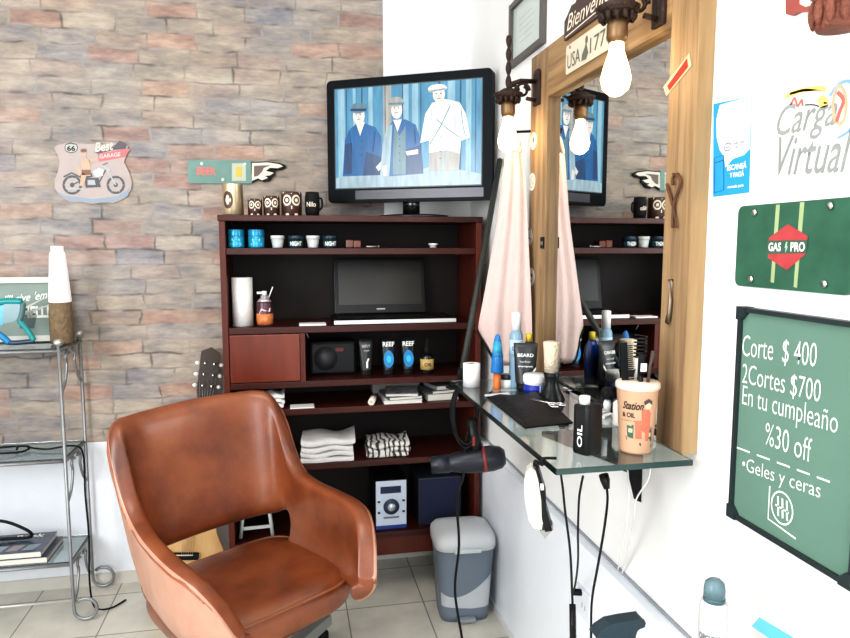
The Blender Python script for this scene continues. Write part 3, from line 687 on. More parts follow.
# ================================================================== SHELF FOUR
m = MB()
def folded(name, label, px0, px1, k, y, h, col, cat='towel', layers=4, depth=.16, skew=0, pattern=None, wav=.006):
    a, b = onY(px0, 400, y).x, onY(px1, 400, y).x; w = (b - a) / 2
    m = MB(); n = 16
    for l in range(layers):
        z0, z1 = h * l / layers, h * (l + .96) / layers; G = []
        sh = random.uniform(-.006, .006); ww = w * random.uniform(.93, 1.0)
        for i in range(n + 1):
            u = i / n * 2 - 1; row = []
            for v, zz in ((-1, z0 + .001), (-1.03, (z0 + z1) / 2), (-1, z1), (-.5, z1 + .002), (0, z1), (.5, z1 + .002), (1, z1), (1.03, (z0 + z1) / 2), (1, z0 + .001)):
                row.append((u * ww + sh + skew * v * .02, v * depth / 2 + math.sin(u * 5 + l) * wav * .5, zz + math.sin(u * 4 + v + l * .7) * wav * min(1, l) + (wav * 1.5 * u * u if l == layers - 1 else 0)))
            G.append(row)
        m.grid(G)
        for i in (0, n): m.add(G[i], [tuple(range(9))])
    o = m.build(name, col, loc=((a + b) / 2, y, Z[k] + .001), subsurf=1)
    return tag(o, label, cat)
CLOTHW = mat('white_cloth', (.78, .77, .75), .9, bump=.5, bscale=120)
m = MB()
prof = [(.0, 0), (.022, .001), (.026, .02), (.024, .045), (.012, .056), (0, .058)]
folded('rolled_cloth', 'small white rolled cloth on the shelf just above the chair back', 262, 285, 's4', 2.63, .048, CLOTHW, 'cloth', 3, .1)
m = MB().bx(-.045, .045, -.03, .03, 0, .004); tag(m.build('paper_slip', PAPER, loc=on_shelf(300, 's4', 2.585)), 'flat white paper slip near the white rolled cloth', 'paper')
c = on_shelf(372, 's4', 2.6); m = MB(); M = Matrix.Translation((0, 0, .013)) @ Matrix.Rotation(math.radians(-14), 4, 'Z') @ Matrix.Rotation(PI / 2, 4, 'X')
m.lathe([(.004, -.05), (.013, -.05), (.013, .05), (.004, .05), (.004, -.05)], 20, 0, M)
tag(m.build('paper_tube', mat('tube_cream', (.74, .66, .58), .6), loc=c), 'short cream paper tube lying beside the magazine pile', 'tube')
def slab_thing(name, label, cat, loc, w, d, h, mcover, mpage=None, rot=0, group=None, title=None):
    t = thing(name, label, cat, loc, rot, group)
    if mpage:
        MB().bx(-w / 2 + .002, w / 2 - .003, -d / 2 + .002, d / 2 - .002, .0012, h - .0012).build('pages', mpage, t)
        m = MB(); m.bx(-w / 2, w / 2, -d / 2, d / 2, 0, .0012); m.bx(-w / 2, w / 2, -d / 2, d / 2, h - .0012, h); m.bx(-w / 2, -w / 2 + .0015, -d / 2, d / 2, 0, h)
        m.build('cover', mcover, t)
    else: MB().bx(-w / 2, w / 2, -d / 2, d / 2, 0, h).build('body', mcover, t, bevel=.002)
    return t
MAGC = mat('magazine_cover', (.10, .10, .11), .3, var=.9, scale=22)
cz0 = Z['s4']
x = onY(401, 400, 2.62).x; w = (onY(420, 400, 2.58).x - onY(382, 400, 2.58).x)
slab_thing('magazine', 'glossy white edged magazine at the bottom of the pile of three', 'magazine', (x, 2.645, cz0), w, .17, .012, PAPER, PAGES, 0, 'magazine pile')
slab_thing('magazine', 'dark covered magazine in the middle of the pile of three', 'magazine', (x + .003, 2.65, cz0 + .0125), w * .9, .16, .012, MAGC, PAGES, .12, 'magazine pile')
slab_thing('magazine', 'dark striped magazine on top of the pile of three', 'magazine', (x + .008, 2.65, cz0 + .025), w * .85, .15, .010, mat('magazine_stripe', (.30, .30, .31), .25, var=.95, scale=35), PAGES, -.15, 'magazine pile')
x0, x1 = onY(372, 385, 2.78).x, onY(419, 385, 2.78).x
slab_thing('grey_carton', 'long grey cardboard carton standing behind the magazine pile', 'carton', ((x0 + x1) / 2, 2.80, cz0), x1 - x0, .08, .075, mat('carton_grey', (.30, .29, .26), .7))
x = onY(439, 395, 2.64).x; w = onY(455, 395, 2.60).x - onY(423, 395, 2.60).x
slab_thing('book', 'thick pale book at the bottom of the pile beside the magazines', 'book', (x, 2.66, cz0), w, .15, .026, mat('book_pale', (.30, .31, .30), .5), PAGES, .08, 'books at the right of the shelf')
slab_thing('book', 'thin pale book in the middle of the right hand pile', 'book', (x + .004, 2.66, cz0 + .0265), w * .9, .14, .012, mat('book_dk', (.06, .07, .07), .4), PAGES, .2, 'books at the right of the shelf')
slab_thing('book', 'narrow grey book on top of the right hand pile', 'book', (x + .012, 2.66, cz0 + .039), w * .75, .12, .016, mat('book_grey', (.22, .23, .23), .4), PAGES, .25, 'books at the right of the shelf')

# ================================================================== SHELF FIVE
folded('folded_towel', 'folded white towel on the lower cabinet shelf', 301, 355, 's5', 2.64, .085, CLOTHW, 'towel', 4, .17, .3)
def patterned():
    m, nt, N, L, b = _nt('patterned_cloth')
    tc = N.new('ShaderNodeTexCoord'); wv = N.new('ShaderNodeTexWave'); wv.inputs['Scale'].default_value = 14; wv.inputs['Distortion'].default_value = 9; wv.inputs['Detail'].default_value = 3
    L.new(tc.outputs['Object'], wv.inputs['Vector']); r = ramp(N, [(.28, (.05, .05, .05)), (.42, (.68, .66, .63))]); L.new(wv.outputs['Fac'], r.inputs['Fac']); L.new(r.outputs['Color'], b.inputs['Base Color']); b.inputs['Roughness'].default_value = .9
    return m
folded('folded_cape', 'folded black and white patterned cape beside the white towel', 365, 408, 's5', 2.65, .055, patterned(), 'cape', 3, .15, .2)

# ================================================================== BOTTOM SHELF
def stereo():
    x0, x1 = onY(375.5, 505, 2.57).x, onY(407, 505, 2.57).x; h = onY(390, 480, 2.57).z - Z['s6'] - .002; w = (x1 - x0) / 2
    t = thing('stereo', 'mini stereo unit with silver blue face and round dial', 'stereo', ((x0 + x1) / 2, 2.67, Z['s6']))
    MB().bx(-w, w, -.095, .10, 0, h).build('casing', BLACK, t, bevel=.004)
    MB().bx(-w + .002, w - .002, -.099, -.0955, h * .09, h - .002).build('front_panel', mat('silver_face', (.55, .62, .74), .35, .2), t, bevel=.001)
    y = -.0995
    m = MB(); m.flat(rect(-w * .68, w * .62, h * .74, h * .88), y, 0); m.build('display_window', mat('stereo_lcd', (.01, .02, .06), .15), t)
    M = Matrix.Translation((0, y, h * .47)) @ Matrix.Rotation(PI / 2, 4, 'X')
    d = MB().lathe([(0, 0), (w * .50, 0), (w * .50, .004), (w * .42, .006), (0, .006)], 32, 0, M).build('dial', mat('dial_dark', (.02, .03, .06), .3), t)
    MB().lathe([(0, .006), (w * .26, .006), (w * .24, .012), (0, .012)], 28, 0, M).build('knob', mat('dial_silver', (.55, .6, .68), .3, .6), d)
    for sx in (-1, 1):
        for q in (.36, .58):
            MB().box((sx * w * .78, y - .001, h * q), (w * .16, .003, h * .035)).build('button', BLACK, t)
    m = MB(); m.flat(rect(-w * .5, w * .5, h * .23, h * .27), y, 0); m.build('slot', mat('slot_grey', (.15, .17, .2), .3), t)
    m = MB(); m.flat(rect(-w + .002, w - .002, .002, h * .08), -.0965, 0); m.build('blue_strip', mat('stereo_blue', (.02, .05, .25), .3), t)
    x0, x1 = onY(419, 500, 2.57).x, onY(462, 500, 2.57).x
    t = thing('stereo_speaker', 'dark blue speaker box beside the silver faced stereo', 'speaker', ((x0 + x1) / 2, 2.68, Z['s6'])); w = (x1 - x0) / 2; h2 = h * .98
    MB().bx(-w, w, -.10, .10, 0, h2).build('casing', mat('speaker_casing', (.018, .022, .035), .5), t, bevel=.004)
    MB().bx(-w + .006, w - .006, -.104, -.100, .008, h2 - .008).build('grille', mat('grille_cloth', (.012, .018, .05), .8, bump=.5, bscale=400), t, bevel=.003)
stereo()
def stool():
    p = onY(250, 540, 2.64); t = thing('step_stool', 'small grey plastic step stool on the bottom cabinet shelf', 'stool', (p.x + .026, 2.645, Z['s6']), .06)
    G = mat('stool_grey', (.55, .58, .55), .5)
    MB().bx(-.055, .055, -.045, .045, .105, .125).build('seat', mat('stool_top', (.74, .77, .74), .5), t, bevel=.006)
    for sx in (-1, 1):
        for sy in (-1, 1):
            MB().tube([(sx * .048, sy * .038, .108), (sx * .06, sy * .045, .003)], .007, 8).build('leg', G, t)
        MB().box((sx * .054, 0, .05), (.006, .075, .010)).build('stretcher', G, t)
    MB().box((0, -.042, .04), (.10, .006, .012)).build('stretcher', G, t)
stool()

# ================================================================== GUITAR
def guitar():
    base = Vector((-.43, 2.585, .012)); head = Vector((-.312, 2.862, .985)); ax = (head - base).normalized(); Ln = (head - base).length
    t = thing('acoustic_guitar', 'pale wood acoustic guitar leaning on the wall behind the leather chair', 'guitar', base)
    nrm = Vector((.25, -1, .3)); nrm = (nrm - ax * nrm.dot(ax)).normalized(); side = ax.cross(nrm) * -1; side = side.normalized()
    M = Matrix(((side.x, -nrm.x, ax.x, 0), (side.y, -nrm.y, ax.y, 0), (side.z, -nrm.z, ax.z, 0), (0, 0, 0, 1)))   # local x side, -y front, z along neck
    def outline(s=1):
        prof = [(0, 0), (.09, .01), (.155, .06), (.182, .13), (.175, .20), (.135, .27), (.118, .31), (.125, .36), (.135, .40), (.125, .45), (.085, .485), (.03, .495), (0, .495)]
        q = spline([(a, b, 0) for a, b in prof], 5); R = [(v.x * s * .86, v.y) for v in q]; Lf = [(-x, z) for x, z in R[1:-1]][::-1]
        return R + Lf
    TOP = wood('spruce', (.62, .36, .14), (.75, .48, .22), 'Z', .3, 20, .05, .3)
    m = MB(); m.prism(outline(), 0, .09, 0, M, True); bo = m.build('body', wood('guitar_side', (.25, .09, .03), (.35, .14, .05), 'Z', .3, 12, .1, .3), t)
    m = MB(); m.flat(outline(.975), -.001, 0, M); m.build('soundboard', TOP, t)
    m = MB(); m.flat(ell(0, .335, .048), -.002, 0, M); m.flat(ell(0, .335, .056), -.0015, 1, M); m.build('sound_hole', [BLACKM, IRON], t)
    br = MB().box((0.015, -.007, .205), (.12, .012, .028), 0, M).build('bridge', BLACKM, t, bevel=.003)
    MB().box((0.015, -.0145, .210), (.075, .004, .004), 0, M).build('saddle', CREAM, br)
    MB().box((0, -.006, .62), (.052, .022, .40), 0, M).build('neck', BLACKM, t, bevel=.004)
    m = MB(); m.prism([(-.028, .80), (.028, .80), (.036, .84), (.036, Ln - .02), (.0, Ln), (-.036, Ln - .02), (-.036, .84)], -.012, .006, 0, M)
    hd = m.build('headstock', mat('head_dark', (.06, .045, .035), .4), t)
    for sx in (-1, 1):
        for k in range(3):
            MB().lathe([(0, 0), (.006, 0), (.006, .012), (0, .013)], 10, 0, M @ Matrix.Translation((sx * .018, -.012, .86 + k * .045)) @ Matrix.Rotation(PI / 2, 4, 'X')).build('string_post', CHROME, hd)
            MB().ball((sx * .046, -.003, .86 + k * .045), (.010, .005, .008), 0, M, 10, 6).build('tuning_peg', WPLAST, hd)
    m = MB()
    for k in range(6):
        x = (k - 2.5) * .008; m.tube([M @ Vector((x, -.018, .21)), M @ Vector((x, -.020, .80)), M @ Vector((x * 1.6, -.016, .88))], .0007, 4)
    m.build('strings', STEEL, t)
guitar()

# ================================================================== BACK WALL SIGNS
def sign_shield():
    p = onY(93, 200, YB - .004); t = thing('shield_sign', 'shield shaped tin sign with a motorcycle on the brick wall', 'sign', (p.x, YB - .001, p.z))
    f = lambda x, y: bl(t, x, y, YB - .006)
    out = [(54, 148), (58, 145), (64, 144), (66, 143), (76, 142), (79, 144), (96, 144), (103, 145), (110, 142), (118, 144), (128, 146), (127, 154), (124, 162), (129, 172), (132, 182), (131, 190), (125, 198), (114, 203), (104, 202), (93, 204), (82, 202), (70, 202), (60, 196), (55, 188), (55, 180), (58, 172), (60, 162), (58, 155)]
    m = MB(); m.prism([f(*q) for q in out][::-1], -.008, -.001, 0)
    m.build('plate', mat('shield_cream', (.43, .36, .34), .5, var=.12), t)
    m = MB(); D = -.0085
    K = lambda pts, k, d=0: m.flat([f(*q) for q in pts][::-1], D - d * .0003, k)
    K([(58, 192), (66, 196), (93, 199), (118, 196), (130, 188), (128, 196), (114, 202), (93, 203), (70, 201), (60, 196)], 0)
    m.build('lower_band', mat('shield_blue', (.26, .31, .38), .5), t)  # blue-grey printed band along the lower edge of the plate
    # motorcycle
    m = MB()
    def wheel(cx, cy, r):
        P = [f(cx + r * math.cos(2 * PI * k / 24), cy + r * math.sin(2 * PI * k / 24)) for k in range(24)]; m.stroke(P, .009, D - .0004, 0, True)
        P = [f(cx + r * .28 * math.cos(2 * PI * k / 12), cy + r * .28 * math.sin(2 * PI * k / 12)) for k in range(12)]; m.flat(P[::-1], D - .0006, 0)
        for k in range(6): m.stroke([f(cx, cy), f(cx + r * math.cos(PI * k / 3), cy + r * math.sin(PI * k / 3))], .0015, D - .0005, 1)
    wheel(72.5, 185, 8.5); wheel(116, 185, 8)
    S_ = lambda pts, w, k=0, d=3: m.stroke([f(*q) for q in pts], w, D - d * .0003, k)
    S_([(116, 185), (106, 168), (103, 165)], .006, 1); S_([(103, 165), (108, 163)], .004, 0); S_([(72, 185), (84, 180), (98, 185), (106, 170)], .005, 0); S_([(64, 177), (72, 173), (82, 178)], .006, 0)
    K([(93, 172), (99, 168), (104, 170), (103, 176), (96, 177)], 2, 4); K([(85, 178), (99, 178), (101, 187), (86, 188)], 0, 4); K([(88, 180), (95, 180), (96, 185), (88, 185)], 1, 5)
    S_([(84, 189), (70, 189), (66, 188)], .005, 1, 5); K([(80, 175), (92, 173), (93, 177), (82, 179)], 0, 5)
    m.flat([f(109 + 2 * math.cos(2 * PI * k / 12), 170 + 2 * math.sin(2 * PI * k / 12)) for k in range(12)][::-1], D - .002, 1)
    m.build('motorcycle', [mat('print_dark', (.10, .10, .11), .6), mat('print_grey', (.42, .45, .47), .6), mat('print_pale', (.62, .66, .68), .6)], t)
    m = MB()   # plain rider figure in swimwear
    K([(81, 160), (85, 158), (90, 160), (91, 168), (91, 176), (82, 176), (82, 168)], 0, 6); K([(89, 159), (97, 158), (98, 160), (90, 163)], 0, 6); K([(82, 173), (87, 175), (84, 186), (80, 186)], 0, 7); K([(79, 166), (76, 168), (80, 176), (83, 174)], 0, 6)
    K([(82, 170), (91, 170), (91, 175), (82, 175)], 1, 7)
    m.flat([f(84.5 + 2.6 * math.cos(2 * PI * k / 14), 154 + 3 * math.sin(2 * PI * k / 14)) for k in range(14)][::-1], D - .0024, 0)
    m.flat([f(84 + 3.2 * math.cos(2 * PI * k / 14), 150.8 + 2 * math.sin(2 * PI * k / 14)) for k in range(14)][::-1], D - .0027, 1)
    m.build('rider', [mat('print_skin', (.55, .38, .28), .6), mat('print_hair', (.22, .12, .08), .6)], t)
    m = MB(); K([(66, 144), (71, 142.5), (77, 144), (78.5, 148), (76.5, 152), (71.5, 153.5), (66.5, 152), (64.5, 148)], 0, 1); m.build('badge', mat('badge_dark', (.10, .11, .10), .5), t)
    m = MB(); K([(66.5, 145), (71, 144), (76.5, 145), (77.5, 148), (76, 151.3), (71.5, 152.5), (67, 151.3), (65.5, 148)], 0, 2); m.build('badge_field', mat('badge_field', (.45, .46, .42), .5), t)
    a = f(67.5, 151); b = f(75.5, 146); lettering('66', t, (a[0], D - .001, a[1]), X_, Z_, b[0] - a[0], b[1] - a[1], LTX_B, bold=.03)
    m = MB(); K([(98, 154), (122, 149.5), (131, 149), (127, 154), (126, 157), (99, 162)], 0, 1); K([(94, 152), (113, 147), (120, 141), (127, 144), (126, 149), (114, 150), (98, 154)], 1, 1)
    m.build('ribbon', [mat('ribbon_pink', (.58, .16, .17), .5), mat('ribbon_dark', (.10, .09, .10), .5)], t)
    a, b = f(95.5, 152.5), f(114, 148); uxv = Vector((1, 0, .16)).normalized()
    lettering('Best', t, (a[0], D - .0015, a[1]), uxv, Z_, b[0] - a[0], .036, mat('best_white', (.70, .62, .55), .6), shear=.2, bold=.02)
    a, b = f(100, 159), f(121, 153); lettering('GARAGE', t, (a[0], D - .0018, a[1]), uxv, Z_, b[0] - a[0], .016, mat('garage_white', (.80, .62, .60), .6), bold=.02)
sign_shield()
def sign_hand():
    Y = YB - .008; p = onY(232, 184, Y); t = thing('pointing_hand_sign', 'flat teal sign shaped like a pointing hand on the brick wall', 'sign', (p.x, YB - .001, p.z))
    f = lambda x, y: bl(t, x, y, Y)
    m = MB(); m.prism([f(*q) for q in [(188, 162), (190, 160), (252, 161), (252, 183.5), (190, 183.5), (188, 181)]][::-1], -.012, -.001, 0); m.build('cuff_board', mat('sign_teal', (.15, .27, .235), .5, var=.3, scale=14), t, bevel=.001)
    m = MB(); m.prism([f(*q) for q in [(251, 162), (256, 162), (268, 161.5), (280, 163), (286, 165.5), (286, 168), (282, 170), (276, 170.5), (275, 173), (276, 175), (273, 177), (270, 181), (264, 182), (258, 180), (252, 183)]][::-1], -.012, -.001, 0); m.build('hand_board', BLACKM, t)
    D = -.0125; m = MB(); K = lambda pts, k, d=0: m.flat([f(*q) for q in pts][::-1], D - d * .0004, k)
    K([(252, 163), (258, 163), (268, 162.5), (280, 164.5), (283, 166.5), (278, 168.3), (270, 168), (266, 171), (274, 173), (270, 175.5), (265, 176), (268, 178), (262, 180.5), (258, 178.5), (252, 181)], 0)
    K([(254, 166), (264, 165.5), (271, 165.5), (264, 168), (262, 172), (258, 176), (254, 177)], 1, 1)
    m.build('hand_print', [mat('hand_cream', (.72, .68, .58), .6), mat('hand_brown', (.16, .12, .10), .6)], t)
    m = MB(); K([(232, 163.5), (246, 163.5), (246, 181), (232, 181)], 0); m.build('label_panel', mat('sign_pale', (.48, .52, .42), .6), t)
    m = MB(); K([(236, 167), (242, 167), (242, 177), (236, 177)], 0, 1); m.build('yellow_square', mat('sign_yellow', (.62, .46, .08), .6), t)
    a, b = f(197, 175), f(216, 167.5); lettering('BEER', t, (a[0], D - .0003, a[1]), X_, Z_, b[0] - a[0], b[1] - a[1], mat('sign_red', (.62, .16, .14), .5), bold=.03)
    for q in [(202, 164), (223, 180), (245, 164.5)]:
        c = f(*q); MB().lathe([(0, 0), (.007, 0), (.006, .003), (0, .004)], 12, 0, Matrix.Translation((c[0], D, c[1])) @ Matrix.Rotation(PI / 2, 4, 'X')).build('screw', WPLAST, t)
sign_hand()

# ================================================================== WIRE ETAGERE AT THE LEFT
EX0, EX1, EY0, EY1 = -1.50, -.808, 2.615, 2.868
EZ = (1.03, .625, .232)
def etagere():
    t = thing('metal_shelf_stand', 'grey wrought metal shelf stand with glass shelves and scrolled feet', 'shelf stand', ((EX0 + EX1) / 2, (EY0 + EY1) / 2, 0))
    cx, cy = t.location.x, t.location.y; x0, x1, y0, y1 = EX0 - cx, EX1 - cx, EY0 - cy, EY1 - cy
    GL = mat('shelf_glass', (.62, .74, .76), .04, trans=.92, var=.02, ior=1.45)
    for ix, x in ((-1, x0), (1, x1)):
        for iy, y in ((-1, y0), (1, y1)):
            pts = [(x, y, EZ[0] + .015), (x, y, .09), (x + ix * .0, y, .06)]
            pts += [(x + .040 + .040 * math.cos(a) , y, .048 + .040 * math.sin(a)) for a in [PI + PI * 2 * k / 18 * .92 for k in range(1, 18)]] if ix > 0 else [(x - .040 - .040 * math.cos(a), y, .048 + .040 * math.sin(a)) for a in [PI + PI * 2 * k / 18 * .92 for k in range(1, 18)]]
            po = MB().tube(pts, .0065, 8).build('post', PEWTER, t)
            MB().ball((x, y, EZ[0] + .024), (.017, .017, .013), 0, None, 14, 8).build('finial', mat('finial', (.55, .53, .50), .35, .7), po)
    for k, z in enumerate(EZ):
        fr = MB(); r = .006
        for a, b in (((x0, y0), (x1, y0)), ((x1, y0), (x1, y1)), ((x1, y1), (x0, y1)), ((x0, y1), (x0, y0))):
            fr.tube([(a[0], a[1], z - .008), (b[0], b[1], z - .008)], r, 8)
        fr.build('shelf_frame', PEWTER, t)
        MB().bx(x0 + .004, x1 - .004, y0 + .004, y1 - .004, z - .003, z + .003).build('glass_shelf', GL, t)
        if True:
            for y, sg in ((y0 + .02, 1), (y1 - .02, -1)):
                q = spline([(x1, y + sg * .09, z - .03), (x1, y + sg * .07, z - .02), (x1, y + sg * .05, z - .04), (x1, y + sg * .06, z - .07), (x1, y + sg * .03, z - .13), (x1, y - sg * .012, z - .16)], 6)
                MB().tube(q, .0055, 8).build('scroll_brace', PEWTER, t)
    MB().tube([(x0, y0, .085), (x1, y0, .085)], .005, 8).build('lower_rail', mat('rail_pale', (.62, .60, .56), .4, .5), t)
etagere()
zt = EZ[0] + .0062
# framed poster
def poster():
    Y = 2.80; a = onY(-16, 345, Y); b = onY(52, 277, Y)
    t = thing('framed_poster', 'framed grey green poster with white lettering leaning on the brick wall', 'poster', ((a.x + b.x) / 2, Y, zt))
    w = (b.x - a.x) / 2 + .02; h = b.z - zt; M = Matrix.Rotation(math.radians(-8), 4, 'X')
    m = MB()
    for q in (rect(-w, w, 0, .022), rect(-w, w, h - .022, h), rect(-w, -w + .022, .022, h - .022), rect(w - .022, w, .022, h - .022)): m.prism(q, -.012, .004, 0, M)
    m.build('frame', mat('frame_pale', (.60, .60, .55), .5), t)
    m = MB(); m.flat(rect(-w + .02, w - .02, .02, h - .02), -.002, 0, M); m.build('print', mat('poster_green', (.23, .29, .26), .6, var=.2, scale=6), t)
    uz = M @ Vector(Z_)
    P = lambda x, z: M @ Vector((x, -.0026, z))
    xa, xc, xd, xe = [onY(q, 300, Y).x - t.location.x for q in (1, 46, 20, 47)]
    lettering("I'll give 'em", t, P(xa, h - .110), Vector((1, 0, .12)), uz, xc - xa, .042, LTX_W, shear=.35, bold=.01)
    lettering('HELL!', t, P(xd, h - .155), (1, 0, 0), uz, xe - xd, .046, LTX_W, bold=.04)
    m = MB(); m.flat([(-.02, .10), (.10, .17), (.105, .175), (-.015, .115)], -.003, 0, M); m.flat([(.02, .10), (.13, .145), (.13, .15), (.02, .11)], -.003, 0, M)
    m.flat([(0, .05), (.05, .05), (.06, .10), (.03, .13), (0, .12)], -.003, 1, M); m.build('print_marks', [mat('poster_pale', (.55, .58, .52), .6), mat('poster_dark', (.08, .11, .11), .6)], t)
poster()
def lamp():
    c = onY(69, 338, 2.735); t = thing('table_lamp', 'slim lamp with tapered white shade and brown woven base', 'lamp', (-.830, 2.735, zt))
    zs = onY(69, 302, 2.735).z - zt; ztp = onY(65, 246, 2.735).z - zt
    MB().lathe([(0, 0), (.036, 0), (.040, .01), (.041, zs * .7), (.036, zs), (0, zs)], 20).build('base', mat('woven_brown', (.20, .14, .08), .8, var=.6, scale=60, bump=.8, bscale=90), t)
    MB().lathe([(.036, zs), (.039, zs + .004), (.027, ztp - .03), (.024, ztp - .022), (.021, ztp - .018), (.021, ztp), (0, ztp)], 24).build('lamp_shade', mat('shade_white', (.86, .80, .77), .6, var=.03, emis=(1, .9, .85), estr=.25), t)
lamp()
def goggles():
    t = thing('folded_sunglasses', 'blue wrap sunglasses with teal arm in front of the poster', 'sunglasses', (-1.06, 2.66, zt))
    o = Vector(t.location)
    f = lambda x, y, Y=2.66: onY(x, y - 4.5, Y) - o
    B = mat('goggle_blue', (.01, .20, .42), .25); TL = mat('goggle_teal', (.01, .25, .26), .3)
    def bar(pts, w, m, name, th=.012):
        mb = MB(); mb.tube(spline([f(*q) for q in pts], 6), w, 8); return mb.build(name, m, t)
    bar([(-8, 310), (4, 306), (22, 306)], .012, TL, 'brow_bar'); bar([(-8, 335), (2, 341), (9, 347.5)], .012, B, 'left_arm'); bar([(9, 347.5), (20, 347), (34, 345.5)], .009, mat('goggle_navy', (.015, .04, .08), .3), 'lower_arm')
    bar([(19, 325), (27, 334), (34, 345)], .010, TL, 'right_arm'); bar([(23, 307), (22, 318), (19, 326)], .010, mat('goggle_grey', (.08, .15, .16), .3), 'bridge')
    m = MB(); m.add([f(-8, 309), f(4, 307), f(3, 329), f(-8, 331)], [(0, 3, 2, 1)], 0); m.add([f(4, 307, 2.655), f(22, 308, 2.655), f(18, 325, 2.655), f(3, 328, 2.655)], [(0, 3, 2, 1)], 1)
    m.build('lens', [mat('lens_blue', (.01, .28, .55), .15), mat('lens_smoke', (.10, .20, .22), .15)], t, solid=.004)
goggles()
# books at the bottom
BK = mat('book_navy', (.035, .05, .075), .3, var=.8, scale=20)
zb_ = EZ[2] + .004
x1_ = onZ(62, 565, zb_).x
t = slab_thing('book', 'large dark blue book, lowest of two on the bottom glass shelf', 'book', (-1.06, 2.715, zb_), .34, .185, .022, BK, PAGES, 0, 'books on the metal stand')
t = slab_thing('book', 'dark blue illustrated book with white lettering on top of another', 'book', (-1.075, 2.715, zb_ + .0225), .33, .18, .022, mat('book_navy2', (.04, .055, .085), .25, var=.85, scale=16), PAGES, .0, 'books on the metal stand')
lettering('Book', t, (.03, .045, .0222), (1, 0, 0), (0, 1, 0), .10, .03, LTX_W, bold=.03)
m = MB()
for k in range(5): m.add([(-.13 + k * .055, -.07, .0223), (-.09 + k * .055, -.07, .0223), (-.075 + k * .055, -.02, .0223), (-.115 + k * .055, -.02, .0223)], [(0, 1, 2, 3)], k % 2)
m.build('cover_pictures', [mat('pic_pale', (.24, .29, .33), .4, var=.7, scale=40), mat('pic_pink', (.30, .24, .26), .4, var=.6, scale=40)], t)
def cable(name, label, pts, r, m, n=6, cat='cable', plug=None):
    o = MB().tube(spline(pts, n), r, 8).build(name, m); tag(o, label, cat); return o
cable('loose_cable', 'black cable looping over the books at the far left', [(-1.45, 2.76, .27), (-1.25, 2.74, .33), (-1.10, 2.73, .37), (-1.0, 2.73, .33), (-.985, 2.74, .292), (-1.1, 2.74, .292), (-1.25, 2.73, .292)], .006, CORD)
cable('black_lead', 'thin black lead hanging down the metal stand to the floor', [(-.98, 2.76, EZ[1] + .012), (-.90, 2.72, EZ[1] + .012), (-.815, 2.735, EZ[1] + .016), (-.782, 2.74, EZ[1] - .02), (-.781, 2.735, .45), (-.775, 2.73, .28), (-.78, 2.725, .10), (-.76, 2.70, .008), (-.70, 2.68, .006), (-.655, 2.735, .006)], .0035, CORD)
m = MB().box((0, 0, 0), (.018, .04, .012)); o = None
cable('coiled_cable', 'thin black cable coiled on the middle glass shelf', [(-1.08 + .07 * math.cos(a) * (1 + .05 * k), 2.735 + .05 * math.sin(a), EZ[1] + .013 + .003 * math.sin(3 * a)) for k, a in enumerate([2 * PI * q / 12 for q in range(22)])], .004, CORD, 3)

# ================================================================== TRASH BIN
def trash_bin():
    t = thing('trash_bin', 'grey pedal bin with pale lid and pale curved front panel', 'bin', (.632, 2.415, 0), math.radians(-4))
    G = mat('bin_grey', (.17, .21, .26), .4, var=.05); P = mat('bin_pale', (.52, .55, .58), .4, var=.03); PL = mat('bin_lid', (.60, .62, .64), .4, var=.03); B = mat('bin_base', (.25, .28, .30), .4)
    H = onY(460, 545, 2.31).z
    H = .292
    def ringp(z, s, n=40, hx=.114, hy=.108): 
        out = []
        for k in range(n):
            a = 2 * PI * k / n; c, d = math.cos(a), math.sin(a); e = (abs(c) ** 5 + abs(d) ** 5) ** (-.2); out.append((c * e * hx * s, d * e * hy * s, z))
        return out
    levels = [(0, .80), (.03, .82), (.06, .845), (.10, .865), (.15, .89), (.20, .92), (.25, .95), (H, .975)]
    n = 40; R = [ringp(z, s, n) for z, s in levels]
    m = MB()
    m.grid([r + [r[0]] for r in R][::-1], 0); m.add(R[0], [tuple(range(n))[::-1]])
    m.build('body', G, t, weld=True)
    # pale sweep over the front
    def surf(x, z, d=.002):
        s = lerp_lin(levels, z); hx = .108 * s
        u = max(-.999, min(.999, x / hx)); y = -hx * (1 - abs(u) ** 5) ** .2
        return (x * 1.058, y - d, z)
    def lerp_lin(tab, x):
        for (a, b), (c, d) in zip(tab, tab[1:]):
            if x <= c: return b + (d - b) * (x - a) / (c - a)
        return tab[-1][1]
    rows = []
    for k in range(25):
        u = -1 + 2 * k / 24; q = (u + 1) / 2
        zlo = .045 + .02 * (1 - q) + .03 * max(0, q - .6); zhi = .085 + .035 * (1 - q) ** 3 + .15 * max(0, q - .15) ** 1.8
        rows.append([surf(u * .094 * (lerp_lin(levels, zlo + (zhi - zlo) * j / 5) / .87), zlo + (zhi - zlo) * j / 5) for j in range(6)])
    MB().grid(rows, 0).build('front_sweep', P, t)
    rows = []
    # lid
    prof = [(.99, H - .012), (1.03, H - .008), (1.035, H + .012), (1.02, H + .026), (.92, H + .040), (.6, H + .052), (.001, H + .055)]
    m = MB(); m.lathe([(.107 * s, z) for s, z in prof], 48, 0, None, True, 1.055, 1, 5); lid = m.build('lid', PL, t)
    MB().bx(-.05, .05, -.122, -.108, H - .012, H + .004).build('lid_tab', PL, lid, bevel=.004)
    MB().bx(-.035, .035, -.112, -.085, .006, .022).build('pedal', B, t, bevel=.004)
trash_bin()

